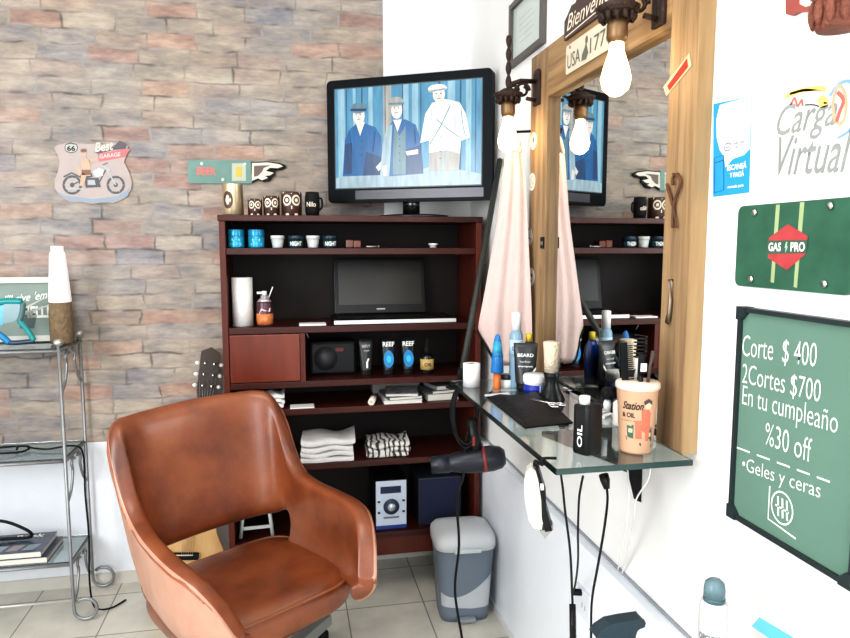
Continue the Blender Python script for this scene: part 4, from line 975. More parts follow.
# ================================================================== MIRROR
MY0, MY1, MZ0, MZ1 = 1.178, 2.065, .990, 1.972
def mirror():
    t = thing('wall_mirror', 'tall mirror framed in rough pine boards on the white wall', 'mirror', (XW, (MY0 + MY1) / 2, MZ0), RW)
    yc = t.location.y; th = XW - XM
    L = lambda y: yc - y          # world y -> local x
    gi0, gi1 = L(1.925), L(1.272)
    H = MZ1 - MZ0; zt = onX(600, 67, XM).z - MZ0
    MB().bx(gi1, L(MY0), -th, -.001, 0, H).build('side_board', [PINE], t, bevel=.002)
    MB().bx(L(MY1), gi0, -th, -.001, 0, H).build('side_board', [PINE], t, bevel=.002)
    MB().bx(gi0, gi1, -th, -.001, zt, H).build('top_board', wood('pine_across', (.16, .092, .045), (.38, .245, .125), 'X', .6, 9, .09, 0, True), t, bevel=.002)
    m = MB().bx(gi0 + .0005, gi1 - .0005, -.012, -.002, 0, zt - .0005)
    mm, nt, N, Lk, b = _nt('mirror_glass'); b.inputs['Base Color'].default_value = (.86, .88, .87, 1); b.inputs['Metallic'].default_value = 1; b.inputs['Roughness'].default_value = .015
    m.build('mirror_glass', mm, t)
    m = MB().bx(L(MY0) , L(MY0) + .004, -th, -.001, 0, H); m.build('edge_strip', PINEEND, t)
    return t
mir = mirror()
def on_frame(px, py, X=XM): return onX(px, py, X)
# license plate
def wall_plate(name, label, cat, pts_px, X, th=.003, mats=None, part='plate', r=0):
    """flat thing on a right-hand surface at x=X, outline given by image points"""
    P = [onX(x, y, X - th) for x, y in pts_px]; c = sum(P, Vector()) / len(P); zb = min(p.z for p in P)
    t = thing(name, label, cat, (X, c.y, zb), RW)
    loc = [(c.y - p.y, p.z - zb) for p in P]
    return t, loc
t, q = wall_plate('license_plate', 'cream number plate with dark lettering on the mirror top board', 'number plate', [(567, 46), (567, 75.5)], XM)
zb = onX(567, 76, XM).z; zt2 = onX(567, 47, XM).z; ya = onX(567, 60, XM).y; yb_ = 1.50
t.location = (XM, (ya + yb_) / 2, zb + .002); hw = (ya - yb_) / 2; hh = zt2 - zb - .002
MB().prism(rrect(-hw, hw, 0, hh, .008), -.003, -.0005).build('plate', mat('plate_cream', (.62, .56, .44), .45, var=.15), t)
lettering('USA', t, (-hw + .012, -.0035, hh * .16), X_, Z_, hw * .56, hh * .50, mat('plate_ink', (.12, .13, .11), .6), bold=.0)
lettering('1776', t, (hw * .05, -.0035, hh * .22), X_, Z_, hw * .8, hh * .50, mat('plate_ink', (.12, .13, .11), .6), bold=.0)
m = MB(); m.flat([(-hw * .30, hh * .15), (-hw * .1, hh * .12), (-hw * .02, hh * .3), (-hw * .08, hh * .55), (-hw * .12, hh * .72), (-hw * .17, hh * .55), (-hw * .28, hh * .35)], -.0035, 0); m.flat(ell(-hw * .10, hh * .75, .008, .010, 12), -.0036, 0)
MB().tube([(-hw * .8, -.001, hh * .88), (-hw * .8, -.006, hh * .88)], .004, 8).build('mounting_screw', DULLM, t)
m.build('emblem', mat('plate_ink', (.12, .13, .11), .6), t)
# welcome sign
yb2 = 1.43; ya2 = onX(567, 30, XM).y
t = thing('welcome_sign', 'dark scalloped sign with pale script above the number plate', 'sign', (XM, (ya2 + yb2) / 2, MZ1 - .025), RW); hw = (ya2 - yb2) / 2
m = MB(); out = [(-hw, 0)] + [(hw, 0), (hw, .05)] + [(hw - 2 * hw * k / 16, .060 + .035 * math.sin(PI * k / 16) + .004 * math.cos(k * PI)) for k in range(1, 16)] + [(-hw, .05)]
m.prism(out, -.008, -.0005).build('plate', mat('sign_umber', (.06, .04, .035), .5), t)
lettering('Bienvenidos', t, (-hw + .02, -.0085, .018), X_, Z_, 2 * hw - .05, .04, CREAM, shear=.35)
m = MB(); m.stroke([(-hw + .01, .006), (0, .012), (hw - .01, .006)], .003, -.0085); m.build('border_line', CREAM, t)

# ---- lamps on the mirror
def bulb_mat():
    m, nt, N, L, b = _nt('glowing_bulb'); b.inputs['Base Color'].default_value = (1, .8, .5, 1)
    lw = N.new('ShaderNodeLayerWeight'); lw.inputs['Blend'].default_value = .45
    r = ramp(N, [(.0, (1.0, .80, .50)), (.45, (.6, .42, .20)), (.85, (.10, .045, .012)), (1, (.05, .02, .005))]); L.new(lw.outputs['Facing'], r.inputs['Fac']); L.new(r.outputs['Color'], b.inputs['Emission Color'])
    b.inputs['Emission Strength'].default_value = 17; return m
BULB = bulb_mat()
def sconce(y, z, label):
    # origin on the board at bulb-top height
    t = thing('wall_sconce', label, 'wall lamp', (XM, y, z), RW, 'cast iron bulb sconces on the mirror frame')
    d = .095                              # how far the bulb stands off the board
    MB().lathe([(0, 0), (.012, 0), (.013, -.004), (.016, -.03), (.026, -.06), (.031, -.082), (.026, -.102), (.012, -.114), (0, -.117)], 24, 0, Matrix.Translation((0, -d, 0))).build('bulb', BULB, t)
    MB().lathe([(0, .034), (.019, .034), (.021, .02), (.021, .0), (.016, -.012), (.014, -.012), (.014, 0), (0, 0)], 20, 0, Matrix.Translation((0, -d, 0))).build('socket', mat('socket_brass', (.20, .12, .06), .45, .7), t)
    m = MB(); M = Matrix.Translation((0, -d, 0))
    m.lathe([(0, .034), (.026, .034), (.030, .042), (.042, .048), (.044, .056), (.030, .062), (.016, .070), (0, .072)], 24, 0, M)
    for k in range(12):
        a = 2 * PI * k / 12; m.ball((.032 * math.cos(a), -d + .032 * math.sin(a), .038), (.007, .007, .010), 0, None, 8, 6)
    m.build('cap', IRON, t)
    m = MB(); m.box((0, -.005, .075), (.045, .010, .10)); m.build('back_plate', IRON, t, bevel=.003)
    m = MB(); m.tube([(0, -.01, .095), (0, -d * .6, .095), (0, -d + .01, .085), (0, -d, .06)], .007, 8); m.tube([(0, -.01, .04), (0, -d * .4, .045)], .006, 8)
    for a, b, r0 in ((-.05, .068, .022), (-.078, .066, .016)):
        m.tube([(0, a + r0 * math.cos(q) * (1 - q / 16), b + r0 * math.sin(q) * (1 - q / 16)) for q in [PI * 2 * k / 16 * 1.2 for k in range(17)]], .0045, 6)
    m.build('scroll_arm', IRON, t)
    m = MB(); pts = [(0, -d, .07 + k * .008) for k in range(20)]; m.tube(pts, [.004 + .005 * abs(math.sin(k * PI / 5)) for k in range(20)], 10); m.build('twisted_finial', IRON, t)
    m = MB().box((0, -.0045, .120), (.03, .009, .018)); m.build('mount_bracket', IRON, t)
    return t
XB = XM - .095
p2 = onX(508, 113, XB); p1 = onX(617, 37, XB)
s1 = sconce(p1.y, p1.z, 'cast iron sconce with glowing bulb in front of the pine frame, nearest the price board')
s2 = dup(s1, (XM, p2.y, p2.z), 'cast iron sconce with glowing bulb beside the television')
# ---- stickers and hanging things on the mirror boards
def disc(px, py, rpx, label, kind):
    p = onX(px, py, XM - .001); r = rpx
    t = thing('round_sticker', label, 'sticker', (XM, p.y, p.z), RW, 'round stickers on the pine board')
    m = MB(); m.prism(ell(0, 0, r, r, 24), -.0015, -.0004, 0); m.build('disc', mat('sticker_white', (.74, .70, .62), .5), t)
    m = MB()
    if kind == 0: m.stroke(ell(0, 0, r * .72, r * .72, 20), .0022, -.002, 0, True); m.flat(ell(0, r * .1, r * .3, r * .4, 12), -.002, 0)
    elif kind == 1: m.stroke(ell(0, 0, r * .62, r * .62, 20), .002, -.002, 0, True); m.stroke([(-r * .3, -r * .3), (0, r * .4), (r * .3, -r * .3)], .003, -.002, 0)
    elif kind == 2: m.stroke(ell(0, 0, r * .93, r * .93, 20), .003, -.002, 0, True); m.stroke([(-r * .9, -r * .3), (0, -r * .1), (r * .9, -r * .3)], .003, -.002, 0)
    else: m.flat(ell(-r * .3, r * .2, r * .2, r * .22, 10), -.002, 0); m.flat(ell(r * .3, r * .2, r * .2, r * .22, 10), -.002, 0); m.flat(ell(0, -r * .4, r * .3, r * .15, 10), -.002, 0)
    m.build('sticker_print', mat('sticker_ink', (.10, .09, .08), .6), t)  # dark ink design on the sticker face
disc(533.5, 141, .026, 'round white sticker with dark ring, topmost on the left pine board', 0)
disc(532, 182, .027, 'round white sticker with thin circle, second down the left board', 1)
disc(529, 237, .028, 'round pinkish sticker with arc, third down the left board', 2)
disc(531, 277, .029, 'round skull sticker, lowest on the left pine board', 3)
p = onX(548.5, 243, XM - .001); t = thing('black_tag', 'small square black tag on the inner edge of the pine board', 'tag', (XM, 1.94, p.z - .016), RW)
MB().prism(rrect(-.013, .013, 0, .034, .003), -.004, -.0004).build('tag_plate', BLACKM, t); m = MB(); m.stroke([(-.006, .01), (-.006, .022), (0, .014), (.006, .022), (.006, .01)], .002, -.0045); m.build('print', CREAM, t)  # the tag itself: small black plate with cream print
t = thing('red_sticker', 'slanted red sticker with pale border on the right pine board', 'sticker', (XM, onX(678, 75, XM).y, onX(678, 75, XM).z), RW)
f = lambda x, y: rl(t, x, y, XM)
m = MB(); m.prism([f(*q) for q in [(664, 87), (667, 96), (692, 66), (690, 53)]], -.0015, -.0004, 0); m.build('sticker_frame', mat('sticker_border', (.45, .36, .24), .6), t)
m = MB(); m.flat([f(*q) for q in [(668, 86), (670, 91), (689, 67), (688, 58)]], -.0019, 0); m.build('field', mat('sticker_red', (.30, .018, .008), .6, var=.3, spec=.2), t)
t = thing('oval_sticker', 'pale oval badge at the top of the right pine board', 'badge', (XM, onX(660, 4, XM).y, onX(660, 4, XM).z), RW)
MB().lathe([(0, 0), (.022, 0), (.020, .004), (0, .005)], 24, 0, Matrix.Translation((0, -.0004, 0)) @ Matrix.Rotation(PI / 2, 4, 'X'), True, .7, 1).build('disc', CREAM, t)
m = MB(); m.stroke(ell(0, 0, .009, .014, 16), .002, -.006, 0, True); m.build('print', RED, t)
# rusty shears
t = thing('old_shears', 'rusty iron shears hanging on the right pine board', 'shears', (XM, onX(679, 175, XM).y, onX(679, 230, XM).z), RW)
f = lambda x, y: Vector((rl(t, x, y, XM)[0], -.007, rl(t, x, y, XM)[1]))
RUST = mat('rust', (.12, .055, .03), .7, .4, var=.5, scale=60)
MB().tube(spline([f(676, 228), f(677, 205), f(682, 190), f(683.5, 180), f(680, 175), f(676, 178), f(676, 185)], 6), .0032, 8).build('blade', RUST, t)
MB().tube(spline([f(680, 228), f(676, 205), f(671.5, 190), f(670, 184)], 6), [.002] * 6 + [.0032] * 13, 8).build('blade', RUST, t)
MB().tube([(f(679, 172).x, -.0005, f(679, 174).z), (f(679, 172).x, -.014, f(679, 174).z)], .0022, 8).build('hanging_nail', RUST, t)
t = thing('bottle_opener', 'slim metal bottle opener hanging by a ring on the right board', 'opener', (XM, onX(673, 280, XM).y, onX(673, 325, XM).z), RW)
f = lambda x, y: Vector((rl(t, x, y, XM)[0], -.006, rl(t, x, y, XM)[1]))
MB().tube([f(673, 290), f(673, 300), f(672, 312), f(671, 322)], [.002, .0045, .0045, .0035], 8).build('blade', mat('old_steel', (.25, .20, .15), .4, .8), t)
MB().tube([f(673 + 1.6 * math.cos(a), 284 + 4 * math.sin(a)) for a in [2 * PI * k / 14 for k in range(14)]], .001, 6, closed=True).build('ring', DULLM, t)
MB().tube([(f(673, 280).x, -.0005, f(673, 280).z), (f(673, 280).x, -.010, f(673, 280).z)], .002, 8).build('hanging_nail', RUST, t)
MB().tube([f(670, 315), f(668.5, 322), f(671, 324)], .0018, 6).build('hook', BLACKM, t)

# ---- picture on the wall above the television
yA, yZ = onX(510, 40, XW - .012).y, onX(543, 30, XW - .012).y; zb = (onX(514, 64, XW - .01).z + onX(536, 50.6, XW - .01).z) / 2
t = thing('picture_frame', 'dark framed pale certificate on the white wall above the mirror', 'picture', (XW, (yA + yZ) / 2, zb), RW)
hw = (yA - yZ) / 2; h = (onX(509.5, 8, XW - .01).z - zb) * 1.0 + .0
m = MB()
for q in (rect(-hw, hw, 0, .018), rect(-hw, hw, h - .018, h), rect(-hw, -hw + .018, .018, h - .018), rect(hw - .018, hw, .018, h - .018)): m.prism(q, -.018, -.0005)
m.build('frame', mat('frame_grey', (.10, .09, .085), .5), t)
m = MB(); m.flat(rect(-hw + .016, hw - .016, .016, h - .016), -.006, 0); m.build('certificate', mat('paper_green', (.52, .58, .54), .3), t)
m = MB()
for k in range(5): m.flat(rect(-hw * .5, hw * .3 + .02 * (k % 2), h * (.3 + .09 * k), h * (.31 + .09 * k)), -.0065, 0)
m.build('print_lines', mat('faint_ink', (.38, .44, .40), .6), t)

# ---- apron on a hook, leaning pole
def apron():
    Y = 2.074
    hk = onY(514, 134, Y)
    t = thing('barber_apron', 'pale pinkish cloth apron hanging at the left of the mirror', 'apron', (hk.x, Y, hk.z - .62))
    C = mat('apron_cloth', (.62, .48, .45), .9, var=.06, bump=.25, bscale=90)
    o = Vector(t.location)
    f = lambda px, py, dy=0: onY(px, py, Y + dy) - o
    rows = [(150, 506, 521), (170, 503, 525), (200, 500, 527), (230, 496, 528), (260, 490, 529.5), (290, 485, 531), (315, 480, 532), (330, 477, 533)]
    G = []; n = 26
    for k, (py, a, b) in enumerate(rows):
        row = []
        for i in range(n + 1):
            u = i / n; px = a + (b - a) * u
            sag = 0 if k < len(rows) - 1 else 38 * min(1, u * 3.2) - 8 * max(0, u - .5)
            row.append(f(px + sag * .12 * (1 - u), py + sag, .010 * math.sin(u * 15 + k * .12) * (.25 + .75 * k / 7) - .088 * u * min(1, k / 5)))
        G.append(row)
    MB().grid(G, 0).build('cloth', C, t, solid=.003, subsurf=1)
    MB().tube(spline([f(507, 152), f(510, 140), f(514, 134), f(518, 140), f(520, 152)], 6), .006, 8).build('neck_strap', C, t)
    MB().tube(spline([G[-1][k] + Vector((0, -.003, -.002)) for k in range(0, 11)], 4), .0032, 6).build('hem_piping', BLACKM, t)
    q = f(514, 134); MB().tube([(XW - .0008 - o.x, q.y, q.z + .012), (q.x, q.y, q.z + .006), (q.x - .012, q.y, q.z + .010), (q.x - .014, q.y, q.z + .022)], .004, 8).build('hanging_hook', BLACKM, t)
apron()
pf = onZ(461.5, 379.5, .993); top = onX(500, 160, .770)
t = thing('leaning_pole', 'dark grey pole beside the pink apron, standing on the glass shelf corner', 'pole', pf)
pole_mat = mat('pole_dark', (.035, .038, .033), .45, spec=.3)
MB().tube([Vector((0, 0, .012)), (top - pf) * .5, top - pf], .0105, 12).build('shaft', pole_mat, t)
MB().lathe([(0, .0), (.013, .0), (.013, .03), (.0105, .034)], 14).build('rubber_foot', BLACKM, t)

# ================================================================== GLASS TABLE
TZ = .9926                                    # top face of the glass
TX0, TY0, TY1 = .474, 1.135, 1.965
GLASS = mat('table_glass', (.70, .80, .78), .02, trans=.95, var=.02, ior=1.48)
def glass_table():
    t = thing('glass_shelf_table', 'wall mounted glass shelf under the mirror crowded with barber tools', 'glass shelf', (XW, (TY0 + TY1) / 2, TZ - .01))
    cy = t.location.y
    MB().bx(TX0 - XW, XM - XW - .002, TY0 - cy, TY1 - cy, 0, .0098).build('glass_top', GLASS, t, bevel=.0015)
    MB().bx(TX0 - XW - .0015, TX0 - XW + .0005, TY0 - cy, TY1 - cy, -.001, .0101).build('front_edge', mat('edge_green', (.006, .014, .013), .25), t)
    MB().bx(TX0 - XW, XM - XW - .002, TY0 - cy - .0015, TY0 - cy + .0005, -.001, .0101).build('side_edge', mat('edge_green2', (.035, .065, .06), .25), t)
    for y in (1.385, 1.80):
        m = MB(); M = Matrix.Translation((0, y - cy, 0))
        m.prism([(-.001, -.001), (-.24, -.001), (-.24, -.010), (-.03, -.10), (-.012, -.165), (-.001, -.17)], -.007, .007, 0, M)
        m.build('bracket', BLACKM, t)
glass_table()
def tz(px, py): p = onZ(px, py, TZ); p.z = TZ; return p
def W(px0, px1, p):                            # width in metres of a pixel span at the depth of p
    return (px1 - px0) / F * ((p - CAM).dot(FW))
# white roll
p = tz(471.5, 386); r = W(463, 480, p) / 2; h = W(0, 23, p)
t = thing('neck_paper_roll', 'white neck paper roll on the far corner of the glass shelf', 'paper roll', p)
MB().lathe([(.008, 0), (r, 0), (r, h), (.008, h), (.008, 0)], 28).build('paper', PAPER, t); MB().lathe([(.008, 0), (.008, h + .0005), (.0065, h + .0005), (.0065, 0)], 16).build('core', mat('cardboard', (.42, .30, .18), .9), t)
# blue cone bottle with orange base
p = tz(497, 389); r = W(491, 504, p) / 2; h = W(0, 56, p)
t = thing('cone_bottle', 'blue cone shaped bottle with orange lower end on the glass shelf', 'bottle', p)
MB().lathe([(0, 0), (r * .55, 0), (r * .58, .003), (r * .58, h * .30), (0, h * .30)], 20).build('cap', mat('cap_orange', (.65, .16, .03), .4), t)
MB().lathe([(0, h * .3), (r * .98, h * .3), (r, h * .33), (r * .86, h * .62), (r * .6, h * .85), (r * .35, h * .96), (0, h)], 24).build('body', mat('cone_blue', (.01, .16, .45), .25, var=.3), t)
m = MB().lathe([(r * .88, h * .6), (r * .61, h * .85)], 24); m.build('teal_band', mat('cone_teal', (.03, .30, .45), .3), t)
p = tz(506, 387); r = W(499, 513, p) / 2; h = W(0, 13, p)
t = thing('small_pot', 'tiny white pot with dark lid beside the orange bottle end', 'pot', p)
MB().lathe([(0, 0), (r * .92, 0), (r, .002), (r, h * .65), (0, h * .65)], 20).build('body', WPLAST, t); MB().lathe([(0, h * .65), (r * 1.02, h * .65), (r * 1.02, h * .97), (0, h)], 20).build('lid', mat('lid_navy', (.02, .03, .05), .3), t)
# pale blue bottle
p = tz(515, 392); p = tz(515.5, 387.5); r = W(508, 521, p) / 2; h = W(0, 76, p)
t = thing('tonic_bottle', 'tall pale blue tonic bottle with white cap near the apron', 'bottle', p)
MB().lathe([(0, 0), (r * .95, 0), (r, .004), (r, h * .70), (r * .7, h * .76), (0, h * .76)], 24).build('body', mat('pale_blue', (.30, .48, .62), .2, trans=.3), t)
MB().lathe([(0, h * .76), (r * .72, h * .76), (r * .72, h * .99), (0, h)], 20).build('cap', WPLAST, t)
MB().lathe([(r + .0005, h * .42), (r + .0005, h * .64)], 24).build('paper_label', mat('label_sky', (.45, .62, .74), .5), t)
curved_lettering('GEL', t, (0, 0), r + .0008, h * .50, h * .06, r * 1.1, -PI / 2 - .4, mat('ink_navy', (.02, .05, .2), .5), bold=.02)
# blue disc bottle behind
p = tz(528, 386.5); r = W(519, 536, p) / 2; h = W(0, 54, p)
t = thing('gel_bottle', 'round blue gel bottle with yellow cap behind the black tube', 'bottle', p)
MB().lathe([(0, 0), (r * .8, 0), (r * .95, h * .3), (r, h * .55), (r * .85, h * .72), (r * .4, h * .84), (0, h * .84)], 24, sy=.6).build('body', mat('deep_blue', (.01, .05, .28), .2), t)
MB().lathe([(0, h * .84), (r * .38, h * .84), (r * .38, h * .985), (0, h)], 16).build('cap', mat('cap_yellow', (.72, .52, .03), .4), t)
# black tube
p = tz(525, 390); base = Vector((p.x, p.y, TZ))
dd = (p - CAM).dot(FW)
t, w, h, fr_ = tube_bottle('beard_tube', 'black tube with white lettering behind the blue labelled jar', 514, 537, 343, 's1', p.y, BLACKM, mat('tube_black', (.02, .021, .022), .35), base=base)
t.rotation_euler.z = -.35
tilt_letter('BEARD', t, h * .72, h * .07, w * 1.3, fr_, LTX_W); tilt_letter('barber', t, h * .60, h * .045, w * .9, fr_, LTX_G); tilt_letter('shampoo', t, h * .50, h * .045, w * 1.2, fr_, LTX_W)
m = MB(); m.add([(w * .05, fr_(h * .24) - .001, h * .24), (w * .3, fr_(h * .24) - .001, h * .24), (w * .86, fr_(h * .42) - .001, h * .46), (w * .86, fr_(h * .42) - .001, h * .52)], [(0, 1, 2, 3)]); m.build('stripe', LTX_W, t)
# jar with blue label
p = tz(534.5, 395.5); r = W(523, 546, p) / 2; h = W(0, 22, p)
t = thing('cream_jar', 'white lidded jar with royal blue label beside the neck brush', 'jar', p)
MB().lathe([(0, 0), (r * .9, 0), (r * .94, .003), (r * .94, h * .62), (0, h * .62)], 24).build('body', WPLAST, t)
MB().lathe([(r * .95, h * .08), (r * .95, h * .56)], 24).build('paper_label', mat('label_royal', (.01, .03, .32), .35), t)
m = MB(); wrap_flat(m, rect(-r * .1, r * .0, h * .08, h * .56), r * .955, 0, 0, -PI / 2 + .2); m.build('label_line', LTX_W, t)
MB().lathe([(0, h * .62), (r, h * .62), (r * 1.02, h * .66), (r * 1.02, h * .92), (r * .9, h), (0, h)], 24).build('lid', WPLAST, t)
# neck brush
p = tz(551, 402); r = W(541.5, 559.5, p) / 2; h = W(0, 61, p)
t = thing('neck_brush', 'barber neck brush standing bristles up with black flared handle', 'brush', p)
MB().lathe([(0, 0), (r * 1.5, 0), (r * 1.55, h * .05), (r * 1.1, h * .18), (r * .75, h * .30), (r * .80, h * .42), (r * .95, h * .50), (0, h * .50)], 28).build('handle', BLACK, t)
m = MB().lathe([(r * .82, h * .50), (r * .86, h * .72), (r * .98, h * .985), (r * .9, h), (0, h * 1.005)], 40)
m.build('bristles', mat('bristle_cream', (.78, .66, .50), .8, var=.15, scale=90, bump=.8, bscale=200), t)
# black pouch with scissors
P4 = [tz(486, 398), tz(541, 394), tz(573, 424), tz(525, 429)]
c = sum(P4, Vector()) / 4
t = thing('leather_pouch', 'flat black leather tool pouch lying on the glass shelf', 'pouch', c)
G = []
for i in range(13):
    row = []
    for j in range(9):
        u, v = i / 12, j / 8; q = (P4[0] * (1 - u) + P4[1] * u) * (1 - v) + (P4[3] * (1 - u) + P4[2] * u) * v - c
        e = min(u, 1 - u, v, 1 - v); zz = .004 + .022 * min(1, e * 5) * (.8 + .2 * math.sin(u * 9 + v * 4)) 
        row.append((q.x, q.y, zz))
    G.append(row)
m = MB().grid(G); b0 = [G[i][0] for i in range(13)] + [G[12][j] for j in range(1, 9)] + [G[i][8] for i in range(11, -1, -1)] + [G[0][j] for j in range(7, 0, -1)]
n = len(b0); m.add(b0 + [(x, y, .0005) for x, y, z in b0], [(i, (i + 1) % n, (i + 1) % n + n, i + n) for i in range(n)]); m.add([(x, y, .0005) for x, y, z in b0], [tuple(range(n))])
m.build('flap', mat('pouch_leather', (.008, .007, .007), .5, bump=.3, bscale=80, spec=.25), t, weld=True)
ps = tz(546, 414)
t = thing('scissors', 'silver barber scissors lying on the black pouch', 'scissors', (ps.x, ps.y, TZ + .0285), -1.1)
for sg in (-1, 1):
    b = MB().tube([(-.05, sg * -.006, .0), (0, 0, 0.0), (.022, sg * .010, 0)], [.0008, .0022, .0018], 6).build('blade', CHROME, t)
    MB().tube([(.034 + .012 * math.cos(a), sg * .013 + .009 * math.sin(a), 0) for a in [2 * PI * k / 14 for k in range(14)]], .0018, 6, closed=True).build('finger_ring', CHROME, b)
MB().lathe([(0, -.002), (.003, -.002), (.003, .003), (0, .003)], 10).build('pivot', STEEL, t)
# comb lying at the near side
p = tz(500, 402); 
# black square bottle
p = tz(581, 453); w = W(571, 591, p); h = W(0, 50, p)
t = thing('square_bottle', 'square black bottle with white cap and vertical white lettering', 'bottle', tz(587, 452), math.radians(-62))
hx, hy = .0185, .024
MB().lathe([(.96, 0), (1, .003), (1, h * .93), (.95, h * .985), (.4, h * .995)], 32, 0, None, True, hx, hy, 10).build('body', mat('bottle_black', (.010, .010, .011), .3, spec=.3), t)
MB().lathe([(0, h * .98), (.0105, h * .98), (.0105, h * 1.15), (0, h * 1.16)], 20, 0, Matrix.Translation((-.004, -.006, 0))).build('cap', WPLAST, t)
lettering('OIL', t, (.006, -hy - .0004, h * .15), (0, 0, 1), (-1, 0, 0), h * .45, .012, LTX_W, bold=.02)
# black fuzzy brush + small white bottle
p = tz(607, 412); r = W(600, 613, p) / 2
t = thing('powder_puff', 'small black fluffy powder brush beside the pale cup', 'brush', p)
MB().lathe([(0, 0), (.008, 0), (.010, .02), (.007, .03), (0, .03)], 16).build('handle', WPLAST, t)
m = MB()
for k in range(60):
    a, b = random.uniform(0, 2 * PI), random.uniform(-.3, 1); v = Vector((math.cos(a) * math.sqrt(1 - b * b), math.sin(a) * math.sqrt(1 - b * b), b)); m.ball((v.x * r * .7, v.y * r * .7, .045 + v.z * r * .9), r * .35, 0, None, 8, 5)
m.build('bristles', BLACKM, t)
p = tz(619, 425); r = W(613, 626, p) / 2; h = W(0, 32, p)
t = thing('lotion_bottle', 'small white lotion bottle half hidden behind the pale cup', 'bottle', p)
MB().lathe([(0, 0), (r * .95, 0), (r, .003), (r, h * .7), (r * .5, h * .8), (0, h * .8)], 20).build('body', mat('lotion_white', (.70, .66, .60), .35), t); MB().lathe([(0, h * .8), (r * .5, h * .8), (r * .45, h), (0, h)], 14).build('cap', BLACK, t)
p = tz(560, 388); 
t = thing('clipper_guard', 'small white clipper guard lying near the neck brush', 'clipper guard', tz(600, 416), .6)
MB().bx(-.018, .018, -.009, .009, 0, .010).build('back_bar', WPLAST, t, bevel=.002)
m = MB()
for k in range(9): m.bx(-.016 + k * .004, -.0145 + k * .004, -.022, -.009, 0, .006)
m.build('teeth', WPLAST, t)
t = thing('white_comb', 'thin white comb lying flat on the far end of the glass shelf', 'comb', tz(497, 395), .15)
MB().bx(-.035, .035, 0, .006, 0, .003).build('spine', WPLAST, t)
m = MB()
for k in range(24): m.bx(-.034 + k * .0029, -.0325 + k * .0029, -.012, 0, 0, .0025)
m.build('teeth', WPLAST, t)
# pale cup
p = tz(635.5, 450); r = W(614, 656, p) / 2; rb = W(619, 652, p) / 2; h = W(0, 70, p)
CUPC = p.copy(); CUPC.z = TZ
cup = thing('pale_cup', 'pale peach plastic cup with printed lady and script, holding combs', 'cup', CUPC)
CUPM = mat('cup_peach', (.72, .44, .28), .35, var=.03, sss=.1)
tp = rb / .97
prof = [(0, .0), (rb * .93, .0), (rb * .96, .004), (r * .955, h * .90), (r * 1.0, h * .91), (r * 1.02, h * .935), (r * 1.0, h * .985), (r * .96, h), (r * .91, h * .99), (r * .90, h * .9), (rb * .88, .008), (0, .008)]
MB().lathe(prof, 40).build('body', CUPM, cup)
MB().lathe([(r * .965, h * .90), (r * 1.008, h * .908), (r * 1.03, h * .935), (r * 1.008, h * .987), (r * .965, h * 1.003)], 40).build('rim', mat('cup_rim', (.74, .60, .50), .35), cup)
def cup_r(z): return rb * .96 + (r * .955 - rb * .96) * (z - .004) / (h * .9) + .0006
view = math.atan2(-CUPC.y, -CUPC.x)
def on_cup(m, pts, mi, d=0):        # pts (x along, z) in metres, wrapped
    vs = []
    for x, z in pts:
        R_ = cup_r(z) + d * .0003; a = view + x / R_; vs.append((math.cos(a) * R_, math.sin(a) * R_, z))
    cx = sum(q[0] for q in pts) / len(pts); czz = sum(q[1] for q in pts) / len(pts); R_ = cup_r(czz) + d * .0003; a = view + cx / R_
    n = len(vs); m.add(vs + [(math.cos(a) * R_, math.sin(a) * R_, czz)], [(i, (i + 1) % n, n) for i in range(n)], mi)
u = h / 70                               # metres per pixel on the cup
cc = lambda x, y: ((x - 635.5) * u, (450 - y) * u)
m = MB()
for pts, k, d in (([(625, 432), (640, 438), (653, 440), (653, 444), (640, 441), (626, 436)], 2, 0), ([(626, 421), (633, 420), (633, 434), (627, 433)], 0, 0), ([(644, 424), (652, 423), (653, 438), (645, 436)], 0, 0),
                  ([(634, 416), (640, 415), (641, 434), (635, 434)], 1, 1), ([(640, 405), (646, 403), (650, 408), (649, 420), (641, 424)], 1, 1), ([(634, 417), (648, 417), (651, 424), (645, 428), (635, 424)], 1, 2), ([(644, 424), (649, 424), (648, 436), (645, 436)], 1, 2),
                  ([(643, 398), (647, 396), (650, 399), (649, 404), (644, 404)], 3, 2), ([(642, 396), (647, 393.5), (651, 396), (651, 400), (648, 397), (643, 400)], 2, 3), ([(628, 424), (632, 424), (632, 428), (628, 428)], 3, 1), ([(646, 428), (651, 428), (651, 432), (646, 432)], 3, 1)):
    on_cup(m, [cc(*q) for q in pts], k, d)
m.build('print', [mat('print_green', (.05, .14, .09), .5), mat('print_coral', (.62, .17, .10), .5), mat('print_ink', (.09, .06, .05), .5), mat('print_peach', (.78, .52, .36), .5)], cup)
def cup_text(txt, x0, x1, y, hpx, mt, **k):
    o = lettering(txt, cup, (0, 0, 0), X_, Z_, (x1 - x0) * u, hpx * u, mt, **k)
    for v in o.data.vertices:
        x, z = cc(x0, y); x += v.co.x; z += v.co.z; R_ = cup_r(z) + .0006; a = view + x / R_; v.co = (math.cos(a) * R_, math.sin(a) * R_, z)
cup_text('Station', 621, 642, 405, 8, LTX_B, shear=.4, bold=.02); cup_text('& OIL', 621, 634, 413, 5, LTX_B, bold=.02); cup_text('* * * * *', 620, 634, 417, 1.5, LTX_B)
def in_cup(name, label, cat, dx, dy, build, lean=(0, 0)):
    t = thing(name, label, cat, (CUPC.x + dx, CUPC.y + dy, TZ + .016)); t.rotation_euler = (lean[0], lean[1], 0); build(t); return t
def b_comb(t):
    MB().bx(-.004, .010, -.0015, .0015, 0, h * 1.43).build('spine', BLACK, t)
    m = MB()
    for k in range(26): m.bx(.010, .022, -.001, .001, h * .62 + k * h * .03, h * .635 + k * h * .03)
    m.build('teeth', BLACK, t)
